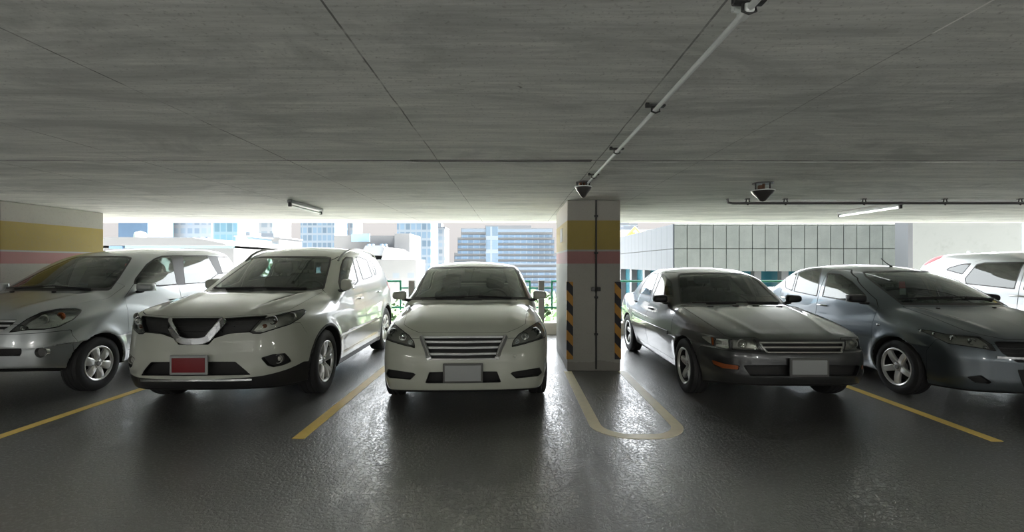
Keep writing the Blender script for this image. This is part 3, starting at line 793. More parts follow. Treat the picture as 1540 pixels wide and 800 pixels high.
# ================================================================== silver minivan at the left edge
P = dict(L=4.12, W=1.64, H=1.75, y1=.72, y2=3.375, r=.31, arch=.345, kf=.34, kr=.18, roof_crown=.10, flare=.03, flare_w=.07,
    plan_side=[(0,.05),(.4,.01),(.75,0),(3.3,0),(3.8,.03),(4.2,.10)],
    sec=[(.15,.06),(.28,.035),(.42,.02),(.6,.008),(.78,.0),(.92,.01),(1.05,.035),(1.2,.085)],
    plan_front=[(0,0),(.3,.018),(.5,.06),(.64,.13),(.73,.23),(.79,.38),(.84,.55)],
    prof_front=[(.2,.12),(.33,.04),(.42,.008),(.54,0),(.62,.012),(.70,.03),(.82,.07),(.94,.16),(1.05,.35)],
    plan_rear=[(0,0),(.4,.02),(.65,.1),(.82,.28)], prof_rear=[(.2,.12),(.4,.02),(.6,0),(.9,.02),(1.1,.05),(1.3,.1),(1.5,.17)],
    top=[(0,.80),(.06,.875),(.15,.93),(.35,1.0),(.65,1.075),(.95,1.13),(1.2,1.12),(2,1.03),(3.4,1.06),(4.12,1.06)],
    crown=[(0,0),(.3,.008),(.52,.035),(.64,.07),(.74,.13),(.82,.22)], ridges=[ridge(.30,.52,.1,.9,.012,.06)],
    bottom=[(0,.385),(.25,.34),(.7,.24),(3.3,.24),(3.9,.32),(4.12,.38)],
    cab_front=[(.5,.90),(.85,1.10),(1.2,1.29),(1.55,1.475),(1.75,1.56),(2.0,1.625),(2.5,1.685),(3.2,1.71),(4.1,1.68)],
    cab_rear=[(.8,1.78),(3.2,1.75),(3.75,1.68),(3.92,1.53),(4.05,1.25),(4.12,1.0)],
    cab_side=[(.9,.815),(1.05,.795),(1.3,.735),(1.5,.675),(1.6,.635),(1.7,.55)],
    cab_plan=[(0,.0),(1.2,.015),(2,0),(3,.01),(3.8,.05),(4.2,.1)], ktop=.05)
S1 = Car(P, 'minivan', 'silver minivan cut off by the left edge, parked beside the banded wall', 'car', (-5.545, 4.64), .042, 1)
spec = [
 ('dark_pillar', 'px', [(258,383.5),(274.5,383.5),(278.5,428.5),(267,429)], dict(lim=[(0,.4,None),(1,1.7,2.6),(2,.98,None)], band=0, mat='trim')),  # window pillars coloured black
 ('dark_pillar', 'px', [(311.5,384.5),(326,385),(335,412.5),(327.5,413)], dict(lim=[(0,.4,None),(1,2.4,3.7),(2,1.0,None)], band=0, mat='trim')),
 ('cowl_panel', 'px', [(30,432.8),(160,432.8),(170,430),(168,434),(163,437),(30,438.2)], dict(lim=[(1,.6,1.6),(2,.9,None)], band=0, mat='trim', whole=True)),
 ('windshield', 'px', [(110,384.8),(190,384.8),(198.5,387.5),(196,393),(179,419),(170,431),(164,436.5),(30,437.5)], dict(lim=[(1,None,2.1),(2,1.0,None)], band=.022)),
 ('rear_window', 'xz', [(-.1,1.16),(.58,1.16),(.50,1.52),(-.1,1.54)], dict(lim=[(1,3.5,None)])),
 ('side_window', 'px', [(200.5,427),(203,419),(220,397),(232,388.5),(243,384.5),(259,384),(268,428.5),(240,431)], dict(lim=[(0,.4,None),(1,1.0,None),(2,.95,None)], band=.02)),
 ('side_window', 'px', [(273,384),(313,384),(329,412),(311,425.5),(277,428)], dict(lim=[(0,.4,None),(1,1.9,None),(2,.95,None)], band=.016)),
 ('side_window', 'px', [(325,385.5),(344,385.5),(350,391),(356,409),(334,412)], dict(lim=[(0,.4,None),(1,2.6,None),(2,.95,None)], band=.016)),
 ('headlight', 'px', [(12,500.5),(20,493),(40,479),(62,468.5),(90,463.5),(116,463),(123.5,465.5),(122,470),(112,480),(89,492),(66,496),(43,496.5)], dict(lim=LAMP_Y, depth=.05, mat='reflector', band=.010,
    bulbs=[(62,481,.05,'lamp'),(30,494,.03,'reflector'),(88,476,.042,'amber')])),
 ('grille', 'px', [(-60,480.5),(26,480.5),(20,487),(1,499),(-60,499)], dict(lim=LAMP_Y, depth=.04, whole=True)),
 ('intake', 'px', [(-80,525),(32.5,524.2),(32.5,532),(30,535.5),(-80,537)], dict(lim=LAMP_Y, depth=.05, whole=True)),
 ('fog_recess', 'px', [(51,530),(54,524),(61,522),(68,524),(71,530),(68,536.5),(61,538.5),(54,536.5)], dict(lim=LAMP_Y, depth=.035, smooth=1, mat='lamp_dark', wall='lamp_dark')),
 ('hood', 'xy', [(-.1,-.05),(.50,-.05),(.56,.2),(.63,.5),(.70,.92),(.70,1.3),(-.1,1.0)], dict(lim=[(1,.06,1.25),(2,.83,None)], whole=True)),
 ('front_bumper', 'yz', [(-.2,.1),(.45,.1),(.42,.60),(.42,.74),(-.2,.74)], dict(whole=True, lim=[(1,None,.5)])),
 ('front_door', 'yz', [(1.15,.38),(1.12,.6),(1.14,1.04),(1.3,1.16),(1.75,1.46),(2.0,1.55),(2.10,1.56),(2.14,1.02),(2.14,.38)], dict(lim=[(0,.45,None)])),
 ('rear_door', 'yz', [(2.14,.38),(2.14,1.02),(2.10,1.56),(2.86,1.57),(3.06,1.1),(3.05,.85),(2.98,.6),(2.9,.38)], dict(lim=[(0,.45,None)])),
 ('tail_light', 'yz', [(3.95,.85),(3.92,1.15),(4.2,1.2),(4.2,.85)], dict(lim=[(0,.5,None)], flush=True, mat='red_lamp')),
]
finish(S1, spec, 'silver')
for yy, x1 in ((482.2, 24), (489.5, 15), (496.8, 5)):
    pts = S1.ray(dense([(-50, yy), (x1, yy)], 6)); pts = pts[pts[:, 0] > .0]
    pts = pts[np.argsort(pts[:, 0])]; pts[0, 0] = 0
    S1.surf_tube(np.concatenate([(pts * np.array([-1, 1, 1]))[::-1], pts[1:]]), .007, -.008, rect=(.010, .010), mirror=False).build('grille_bar', M['satin'], S1.root, bevel=.003)
plate(S1, .60, .335, .145, M['plate_grey'], M, .015)
fp = S1.ray([(61, 530)])[0]
for sg in (-1, 1):
    mb = MB(); mm = Matrix.Translation((sg*fp[0], fp[1] + .035, fp[2]))
    mb.lathe([(.02, .048), (-.015, .048), (-.015, .042), (.005, .034), (.012, .0005)], 24, M=mm, axis='y'); mb.build('fog_lamp', M['reflector'], S1.root)
    make_mirror(S1, sg, (sg*.905, 1.32, 1.155), (.20, .11, .13), M['silver'], M)
    for (y, z) in ((2.0, .95), (2.9, .98)): handle(S1, y, z, sg, M['silver'])
    for y in (P['y1'], P['y2']):
        make_wheel(S1, sg*(P['W']/2 - .0), y, P['r'], .195, .185, dict(n=6, w0=.07, w1=.105, dish=.66, edge=.72, nuts=5, phase=PI/2 + .2), M)
cabin(S1, M, .95, 1.10, 1.85, 2.7, .66, .68)
make_seat(S1, 0, 3.4, .66, M, w=1.05, name='third_row_bench')
wiper(S1, [(.48, 1.02), (.1, .98), (-.1, .97)], M); wiper(S1, [(-.05, .98), (-.4, 1.02), (-.55, 1.08)], M)
for px, py in ((18, 440), (81, 440)):
    p = S1.ray([(px, py)])[0]; mb = MB(); mb.rbox((p[0], p[1], p[2] + .008), (.03, .035, .02), .006); mb.build('washer_nozzle', M['trim'], S1.root)
for i, (x0, y0) in enumerate(((192.5, 398.5), (185, 406), (179, 414), (172.5, 421.5))):
    p = S1.ray([(x0 - 4, y0 - 2.5), (x0 + 4, y0 - 2.5), (x0 + 3, y0 + 1), (x0 - 5, y0 + 1)]); n = S1.b.normals(p)
    q = np.concatenate([p - n*.004, p - n*.006]); mb = MB(); mb.add(q.tolist(), [(0,1,2,3),(7,6,5,4),(0,4,5,1),(1,5,6,2),(2,6,7,3),(3,7,4,0)]); mb.build('windshield_sticker', M['sticker'] if i else M['red_lamp'], S1.root)
p = S1.hit_top(.05, 1.62); mb = MB(); mb.rbox((.0, 1.66, p[2] - .06), (.24, .03, .065), .012); mb.tube([(0, 1.64, p[2] - .0), (0, 1.655, p[2] - .05)], .008, 6); mb.build('rear_view_mirror', M['trim'], S1.root)

# ================================================================== old charcoal saloon right of the pillar
P = dict(L=4.5, W=1.695, H=1.41, y1=.90, y2=3.48, r=.305, arch=.332, kf=.30, kr=.22, roof_crown=.12, flare=.008,
    plan_side=[(0,.04),(.5,.01),(.95,0),(3.4,0),(4.0,.03),(4.55,.12)],
    sec=[(.15,.10),(.25,.06),(.4,.025),(.55,.0),(.62,.004),(.72,.012),(.82,.035),(.92,.07),(1.0,.12)],
    plan_front=[(0,0),(.3,.018),(.48,.055),(.62,.14),(.72,.27),(.80,.46),(.86,.66)],
    prof_front=[(.2,.10),(.30,.04),(.40,.0),(.53,.0),(.60,.015),(.63,.045),(.66,.05),(.72,.065),(.78,.14),(.9,.4)],
    plan_rear=[(0,0),(.4,.03),(.7,.12),(.84,.32)], prof_rear=[(.2,.12),(.4,.02),(.6,0),(.8,.05),(1.0,.16)],
    top=[(0,.60),(.05,.68),(.12,.735),(.35,.80),(.7,.875),(1.1,.94),(1.35,.967),(2.2,.90),(3.4,.93),(3.9,.96),(4.3,.95),(4.5,.9)],
    crown=[(0,0),(.3,.005),(.55,.018),(.68,.036),(.77,.09),(.85,.19)], ridges=[ridge(.34,.50,.1,1.15,.005,.05)],
    bottom=[(0,.295),(.3,.25),(.8,.17),(3.5,.17),(4.2,.24),(4.5,.3)],
    cab_front=[(.7,.60),(1.1,.82),(1.38,.97),(1.7,1.16),(1.95,1.30),(2.15,1.35),(2.5,1.40),(2.9,1.412),(3.4,1.385),(4.4,1.3)],
    cab_rear=[(.8,1.47),(2.8,1.43),(3.2,1.34),(3.6,1.19),(3.95,1.02),(4.3,.86)],
    cab_side=[(.75,.825),(.9,.79),(1.05,.735),(1.25,.645),(1.35,.59),(1.42,.50)],
    cab_plan=[(0,.0),(1.2,.02),(2,0),(3,.015),(3.8,.10),(4.5,.2)], ktop=.05)
K1 = Car(P, 'sedan', 'old charcoal saloon with square lamps just right of the striped pillar', 'car', (2.765, 4.40), .0, -1)
c0 = 1212
spec = [
 ('cowl_panel', 'px', [(1022.5,453),(1030,455),(1130,455.3),(1130,458.8),(1025.5,458)], dict(lim=[(1,.9,1.9),(2,.8,None)], band=0, mat='trim', whole=True)),
 ('windshield', 'px', [(1095,409.5),(1024,410.5),(1019.5,413),(1019.5,425),(1023.5,454),(1026,457.5),(1120,458)], dict(lim=[(1,None,2.45),(2,.85,None)], band=.022)),
 ('rear_window', 'xz', [(-.1,1.0),(.56,1.0),(.48,1.30),(-.1,1.32)], dict(lim=[(1,2.9,None)])),
 ('side_window', 'px', [(995.5,411),(1001,414),(1010,424),(1012.5,434),(1013,446),(981,446)], dict(lim=[(0,.4,None),(1,1.2,None),(2,.8,None)], band=.014)),
 ('side_window', 'px', [(991.5,410),(977,412),(970,422),(959,441),(979,446)], dict(lim=[(0,.4,None),(1,1.8,None),(2,.8,None)], band=.014)),
 ('headlight', 'px', [(1098.5,509.3),(1135,509.8),(1146.5,528.5),(1100.5,526)], dict(lim=LAMP_Y, depth=.05, mat='lamp', band=.006, bulbs=[(1118,518,.048,'lamp')])),
 ('turn_signal', 'px', [(1073.5,508.5),(1096.5,509.5),(1098,525.5),(1074.5,521.5)], dict(lim=LAMP_Y, depth=.02, mat='reflector', wall='lamp_dark', band=.003)),
 ('lamp_strip', 'px', [(1069.5,505.5),(1073,508.5),(1074,520.8),(1070.5,519)], dict(lim=LAMP_Y, flush=True, mat='amber')),
 ('lamp_strip', 'px', [(1052,505),(1068.5,505),(1069.8,518.5)], dict(lim=LAMP_Y, flush=True, mat='lamp')),
 ('grille', 'px', [(1141,513.5),(1230,513.5),(1230,530.5),(1154,530.5)], dict(lim=LAMP_Y, depth=.035, whole=True)),
 ('turn_signal', 'px', [(1068.5,540),(1090,546.5),(1113,549.5),(1111,557),(1087,554.5),(1073,548.5)], dict(lim=LAMP_Y, depth=.012, mat='amber', wall='lamp_dark')),
 ('intake', 'px', [(1117,549),(1230,549),(1230,566),(1129,566)], dict(lim=LAMP_Y, depth=.05, whole=True)),
 ('hood', 'px', [(1024.5,461),(1040,471),(1060,484),(1080,497),(1089,504.5),(1098,507.5),(1136,508),(1143,511.5),(1235,511.5),(1180,459.5)], dict(lim=[(1,None,1.32),(2,.64,None)], whole=True)),
 ('front_bumper', 'yz', [(-.2,.1),(.56,.1),(.56,.56),(.50,.60),(-.2,.605)], dict(whole=True, lim=[(1,None,.56)])),
 ('front_door', 'yz', [(1.35,.28),(1.3,.5),(1.32,.9),(1.45,1.0),(1.9,1.25),(2.15,1.33),(2.36,1.335),(2.42,.9),(2.42,.28)], dict(lim=[(0,.45,None)])),
 ('rear_door', 'yz', [(2.42,.28),(2.42,.9),(2.36,1.335),(2.85,1.325),(3.15,1.24),(3.38,.93),(3.25,.7),(3.1,.45),(3.05,.28)], dict(lim=[(0,.45,None)])),
 ('tail_light', 'yz', [(4.1,.7),(4.1,.88),(4.6,.88),(4.6,.7)], dict(lim=[(0,.5,None)], flush=True, mat='red_lamp')),
]
finish(K1, spec, 'charcoal', glassf='glass_mid', glassr='glass_dark')
for yy, x1 in ((514.8, 1142), (522, 1148), (529.6, 1154)):
    pts = K1.ray(dense([(c0 + 14, yy), (x1, yy)], 6)); pts = pts[pts[:, 0] < 0]; pts[0, 0] = 0
    full = np.concatenate([pts[::-1], (pts * np.array([-1, 1, 1]))[1:]])
    K1.surf_tube(full, .006, -.004, mirror=False, rect=(.010, .0075)).build('grille_bar', M['lamp'], K1.root, bevel=.002)
e = K1.ray(dense([(1142, 514.5), (1147.5, 523), (1154, 530)], 3)); [K1.surf_tube(e * np.array([sg, 1, 1]), .006, .003, rect=(.006, .006), mirror=False).build('grille_end_trim', M['satin'], K1.root) for sg in (-1, 1)]
plate(K1, .485, .325, .135, M['plate_grey'], M, .022, M['trim_grey'])
for sg in (-1, 1):
    make_mirror(K1, sg, (sg*.865, 1.67, 1.0), (.18, .10, .115), M['trim'], M)
    for (y, z) in ((2.25, .82), (3.2, .85)): handle(K1, y, z, sg, M['trim'])
    for y in (P['y1'], P['y2']):
        make_wheel(K1, sg*(P['W']/2 - .0), y, P['r'], .20, .195, dict(n=5, w0=.075, w1=.06, dish=.30, edge=.5, phase=PI/2), M)
    mb = MB(); pts = [K1.hit_side(y, .60, sg) + np.array([sg*.002, 0, 0]) for y in np.linspace(1.42, 3.02, 24)]
    mb.tube(pts, .008, rect=(.007, .022)); mb.build('side_moulding', M['charcoal'], K1.root)
cabin(K1, M, 1.3, .92, 2.15, 2.95, .44, .68)
wiper(K1, [(.50, 1.38), (.1, 1.32), (-.1, 1.315)], M); wiper(K1, [(-.05, 1.32), (-.4, 1.35), (-.55, 1.40)], M)
for x in (-.42, -.12, .12, .40):
    p = K1.hit_top(x, 1.18); mb = MB(); mb.rbox((x, 1.18, p[2] + .003), (.07, .022, .012), .004); mb.build('washer_nozzle', M['trim'], K1.root)
p = K1.hit_top(0, 2.2); mb = MB(); mb.rbox((0, 2.2, p[2] - .075), (.23, .03, .06), .012); mb.tube([(0, 2.19, p[2] - .02), (0, 2.195, p[2] - .06)], .008, 6); mb.build('rear_view_mirror', M['trim'], K1.root)

# ================================================================== grey hatch-tailed saloon at the right edge
P = dict(L=4.395, W=1.695, H=1.47, y1=.87, y2=3.42, r=.302, arch=.335, kf=.36, kr=.24, roof_crown=.12, flare=.013, flare_w=.05,
    plan_side=[(0,.05),(.5,.01),(.9,0),(3.3,0),(3.9,.04),(4.45,.13)],
    sec=[(.15,.10),(.25,.05),(.4,.015),(.58,0),(.72,.006),(.85,.03),(.95,.06),(1.05,.12)],
    plan_front=[(0,0),(.3,.03),(.5,.09),(.65,.19),(.75,.31),(.82,.5),(.86,.65)],
    prof_front=[(.15,.10),(.25,.03),(.35,.0),(.5,.0),(.6,.025),(.7,.08),(.78,.17),(.9,.42)],
    plan_rear=[(0,0),(.4,.03),(.7,.14),(.85,.4)], prof_rear=[(.2,.14),(.4,.02),(.6,0),(.9,.06),(1.1,.16)],
    top=[(0,.62),(.06,.69),(.15,.745),(.35,.82),(.65,.90),(.95,.965),(1.2,.985),(2.2,.94),(3.3,1.0),(3.9,1.05),(4.25,1.05),(4.4,1.0)],
    crown=[(0,0),(.3,.006),(.55,.024),(.68,.048),(.77,.11),(.85,.21)], ridges=[ridge(.36,.56,.12,1.0,.014,.05)],
    bottom=[(0,.215),(.3,.19),(.9,.17),(3.4,.17),(4.1,.24),(4.4,.3)],
    cab_front=[(.5,.765),(.9,.985),(1.25,1.165),(1.57,1.298),(1.85,1.375),(2.15,1.425),(2.6,1.45),(3.1,1.435),(4.3,1.33)],
    cab_rear=[(.8,1.53),(2.5,1.49),(3.1,1.40),(3.55,1.2),(3.9,1.04),(4.3,.86)],
    cab_side=[(.8,.84),(.95,.82),(1.1,.785),(1.3,.71),(1.4,.66),(1.5,.57)],
    cab_plan=[(0,.0),(1.1,.03),(1.9,0),(2.9,.01),(3.7,.10),(4.4,.2)], ktop=.05)
G1 = Car(P, 'sedan', 'grey saloon with five-spoke wheels cut off by the right edge', 'car', (5.115, 4.38), .0, -1)
spec = [
 ('cowl_panel', 'px', [(1346,450.5),(1358,455),(1540,455.5),(1540,459.6),(1357,459)], dict(lim=[(1,.7,1.7),(2,.85,None)], band=0, mat='trim', whole=True)),
 ('windshield', 'px', [(1440,405.5),(1302,407.5),(1297,409),(1301,416),(1352,455),(1358,458),(1540,459)], dict(lim=[(1,None,2.25),(2,.85,None)], band=.022)),
 ('rear_window', 'xz', [(-.1,1.08),(.54,1.08),(.46,1.36),(-.1,1.38)], dict(lim=[(1,2.7,None)])),
 ('side_window', 'px', [(1244.5,410),(1264,412),(1282,423),(1302,443.5),(1304,457.5),(1236,446.5)], dict(lim=[(0,.4,None),(1,1.0,None),(2,.85,None)], band=.016)),
 ('side_window', 'px', [(1201,409.5),(1212,405.5),(1236,404.5),(1229,446),(1193,438.5)], dict(lim=[(0,.4,None),(1,1.7,None),(2,.85,None)], band=.014)),
 ('side_window', 'px', [(1181,417),(1199.5,409.5),(1191.5,438),(1181,433)], dict(lim=[(0,.4,None),(1,2.2,None),(2,.85,None)], band=.012)),
 ('headlight', 'px', [(1378,494),(1398,496.5),(1422,501.5),(1473,505.5),(1492,518),(1500,529),(1475,524),(1426,517),(1398,504)], dict(lim=LAMP_Y, depth=.05, mat='lamp', band=.007, bulbs=[(1438,510,.036,'chrome'),(1466,514,.036,'chrome'),(1410,503,.022,'chrome'),(1390,498.5,.018,'chrome'),(1486,523,.016,'chrome')])),
 ('grille', 'px', [(1494,513),(1510,513),(1700,516),(1700,548),(1530,545),(1507,531)], dict(lim=LAMP_Y, depth=.04, whole=True)),
 ('fog_recess', 'px', [(1453,566.5),(1476,564),(1492,575),(1487,578),(1466,576)], dict(lim=LAMP_Y, depth=.035)),
 ('intake', 'px', [(1530,556),(1700,556),(1700,584),(1540,584)], dict(lim=LAMP_Y, depth=.05, whole=True)),
 ('hood', 'px', [(1354,460.5),(1400,476.5),(1450,497),(1475,503.5),(1510,510.5),(1700,513),(1700,460)], dict(lim=[(1,None,1.18),(2,.64,None)], whole=True)),
 ('front_bumper', 'yz', [(-.2,.1),(.52,.1),(.52,.55),(.44,.68),(-.2,.68)], dict(whole=True, lim=[(1,None,.52)])),
 ('front_door', 'yz', [(1.25,.28),(1.2,.5),(1.2,.94),(1.28,1.02),(1.75,1.27),(2.05,1.375),(2.22,1.385),(2.24,.94),(2.24,.28)], dict(lim=[(0,.45,None)])),
 ('rear_door', 'yz', [(2.24,.28),(2.24,.94),(2.22,1.385),(2.7,1.38),(3.05,1.31),(3.24,1.0),(3.12,.75),(3.0,.45),(2.95,.28)], dict(lim=[(0,.45,None)])),
 ('tail_light', 'yz', [(3.95,.78),(3.95,1.0),(4.5,1.0),(4.5,.78)], dict(lim=[(0,.5,None)], flush=True, mat='red_lamp')),
]
finish(G1, spec, 'grey')
pts = np.array([G1.hit_front(x, .56) for x in np.linspace(-.5, .5, 25)])
mb = MB(); mb.tube((pts + np.array([0, -.004, 0])).tolist(), .008, rect=(.010, .012)); mb.build('grille_bar', M['chrome'], G1.root, bevel=.003)
for zz in (.60, .64):
    pts = np.array([G1.hit_front(x, zz) for x in np.linspace(-.5, .5, 25)]); mb = MB(); mb.tube((pts + np.array([0, .02, 0])).tolist(), .006, rect=(.01, .006)); mb.build('grille_bar', M['trim'], G1.root)
plate(G1, .42, .335, .145, M['plate_grey'], M, .015)
for sg in (-1, 1):
    make_mirror(G1, sg, (sg*(.945 if sg < 0 else .86), 1.32 if sg < 0 else 1.5, 1.03), (.21, .11, .115) if sg < 0 else (.11, .2, .115), M['trim'], M)
    for (y, z) in ((2.12, .88), (3.05, .92)): handle(G1, y, z, sg, M['chrome'])
    for y in (P['y1'], P['y2']):
        make_wheel(G1, sg*(P['W']/2 - .008), y, P['r'], .205, .19, dict(n=5, w0=.075, w1=.062, dish=.6, phase=-PI/2), M)
    e = G1.hit_side(1.12, .74, sg); mb = MB(); mb.rbox((e[0], 1.12, .74), (.012, .045, .022), .005); mb.build('side_repeater', M['reflector'], G1.root)
cabin(G1, M, 1.05, .96, 2.0, 2.85, .50, .69)
wiper(G1, [(.50, 1.12), (.1, 1.03), (-.1, 1.025)], M); wiper(G1, [(-.05, 1.03), (-.4, 1.09), (-.58, 1.16)], M)
for x in (-.35, .28):
    p = G1.hit_top(x, .88); mb = MB(); mb.rbox((x, .88, p[2] + .004), (.03, .03, .014), .005); mb.build('washer_nozzle', M['trim'], G1.root)
p = G1.ray([(1346, 402.5)])[0]; p = G1.hit_top(p[0], 2.05)
mb = MB(); mb.lathe([(0, .022), (.015, .018), (.022, .0005)], 12, M=Matrix.Translation(p.tolist()), axis='z'); mb.tube([p + np.array([0, 0, .01]), p + np.array([-.03, .05, .055]), p + np.array([-.055, .10, .115])], [.007, .006, .005], 6); mb.build('antenna', M['trim'], G1.root)
for (cx, cy, m) in ((1356, 428, 'red_lamp'), (1357, 438, 'plate_grey')):
    p = G1.ray([(cx-4, cy-5), (cx+5, cy-5), (cx+6, cy+5), (cx-4, cy+5)]); n = G1.b.normals(p)
    q = np.concatenate([p - n*.004, p - n*.006]); mb = MB(); mb.add(q.tolist(), [(0,1,2,3),(7,6,5,4),(0,4,5,1),(1,5,6,2),(2,6,7,3),(3,7,4,0)]); mb.build('windshield_sticker', M[m], G1.root)
p = G1.hit_top(0, 2.0); mb = MB(); mb.rbox((0, 1.98, p[2] - .075), (.23, .03, .06), .012); mb.tube([(0, 1.97, p[2] - .02), (0, 1.975, p[2] - .06)], .008, 6); mb.build('rear_view_mirror', M['trim'], G1.root)

# ================================================================== silver white SUV behind, far right
P = dict(L=4.45, W=1.82, H=1.72, y1=.92, y2=3.54, r=.345, arch=.38, kf=.34, kr=.20, roof_crown=.10, flare=.015,
    plan_side=[(0,.05),(.5,.01),(.95,0),(3.6,0),(4.1,.04),(4.6,.12)],
    sec=[(.15,.07),(.25,.035),(.4,.012),(.62,0),(.78,.004),(.92,.02),(1.05,.05),(1.2,.11)],
    plan_front=[(0,0),(.3,.015),(.55,.06),(.70,.13),(.80,.24),(.88,.42),(.93,.6)],
    prof_front=[(.15,.15),(.28,.06),(.38,.015),(.5,0),(.62,.012),(.72,.03),(.85,.06),(.95,.12),(1.05,.3)],
    plan_rear=[(0,0),(.4,.03),(.7,.12),(.91,.36)], prof_rear=[(.2,.14),(.4,.02),(.6,0),(.9,.04),(1.1,.1),(1.3,.2)],
    top=[(0,.84),(.06,.90),(.15,.94),(.4,1.0),(.8,1.06),(1.1,1.09),(1.4,1.09),(2.2,1.03),(3.4,1.05),(4.1,1.1),(4.55,1.06)],
    crown=[(0,0),(.35,.010),(.6,.045),(.72,.085),(.82,.15),(.92,.26)],
    bottom=[(0,.25),(.3,.22),(.9,.2),(3.5,.2),(4.2,.3),(4.55,.36)],
    cab_front=[(.6,.83),(1.0,1.04),(1.35,1.22),(1.75,1.42),(2.05,1.55),(2.35,1.615),(2.8,1.665),(3.3,1.675),(4.5,1.65)],
    cab_rear=[(.8,1.74),(3.0,1.72),(3.6,1.69),(3.94,1.645),(4.21,1.51),(4.35,1.3),(4.45,1.05)],
    cab_side=[(.9,.895),(1.1,.87),(1.3,.82),(1.5,.755),(1.6,.715),(1.72,.61)],
    cab_plan=[(0,.0),(1.2,.02),(2,0),(3,.01),(4,.06),(4.6,.16)], ktop=.06)
V1 = Car(P, 'suv', 'pale silver sport utility car with dark windows behind the grey saloon at right', 'car', (8.75, 5.10), .0, -1, h=.024)
spec = [
 ('windshield', 'xz', [(-.1,1.12),(.70,1.14),(.55,1.50),(-.1,1.53)], dict(lim=[(1,None,2.4)])),
 ('rear_window', 'xz', [(-.1,1.14),(.58,1.14),(.48,1.46),(-.1,1.48)], dict(lim=[(1,3.5,None)])),
 ('side_window', 'yz', [(1.42,1.10),(1.75,1.37),(2.0,1.465),(2.12,1.48),(2.14,1.05),(1.45,1.04)], dict(lim=[(0,.45,None)])),
 ('side_window', 'yz', [(2.26,1.05),(2.23,1.485),(2.85,1.48),(2.98,1.45),(3.12,1.2),(3.08,1.10)], dict(lim=[(0,.45,None)])),
 ('side_window', 'yz', [(3.18,1.26),(3.07,1.465),(3.25,1.455),(3.50,1.385),(3.54,1.335)], dict(lim=[(0,.45,None)])),
 ('headlight', 'xz', [(.52,.76),(.56,.86),(.86,.92),(.93,.88),(.9,.76),(.75,.72)], dict(lim=LAMP_Y, depth=.05)),
 ('grille', 'xz', [(-.1,.62),(.42,.62),(.5,.80),(-.1,.80)], dict(lim=LAMP_Y, depth=.04, whole=True)),
 ('intake', 'xz', [(-.1,.32),(.5,.32),(.55,.45),(-.1,.45)], dict(lim=LAMP_Y, depth=.05, whole=True)),
 ('tail_light', 'yz', [(3.74,1.56),(4.06,1.415),(4.2,1.45),(3.95,1.68),(3.74,1.70)], dict(lim=[(0,.5,None)], flush=True, mat='red_lamp')),
 ('front_door', 'yz', [(1.33,.36),(1.28,.6),(1.30,1.02),(1.45,1.14),(1.80,1.44),(2.05,1.525),(2.17,1.535),(2.20,1.02),(2.20,.36)], dict(lim=[(0,.45,None)])),
 ('rear_door', 'yz', [(2.20,.36),(2.20,1.02),(2.17,1.535),(2.9,1.53),(3.03,1.49),(3.17,1.2),(3.12,.85),(3.05,.6),(3.0,.36)], dict(lim=[(0,.45,None)])),
]
finish(V1, spec, 'silverwhite', glassf='glass_dark', glassr='glass_dark', glasss='glass_dark')
for sg in (-1, 1):
    make_mirror(V1, sg, (sg*1.0, 1.48, 1.12), (.19, .12, .15), M['silverwhite'], M)
    for (y, z) in ((2.22, .95), (3.22, .98)): handle(V1, y, z, sg, M['satin'])
    for y in (P['y1'], P['y2']):
        make_wheel(V1, sg*(P['W']/2 - .012), y, P['r'], .222, .215, dict(n=5, w0=.07, w1=.06, pair=.16), M)
p = V1.hit_top(0, 3.85); mb = MB(); mb.prism([(3.75, p[2] - .01), (3.95, p[2] - .015), (3.93, p[2] + .05), (3.90, p[2] + .055)], -.02, .02, axis='x'); mb.build('fin_antenna', M['silverwhite'], V1.root, bevel=.008)
cabin(V1, M, 1.1, 1.08, 2.1, 2.95, .64, .76)
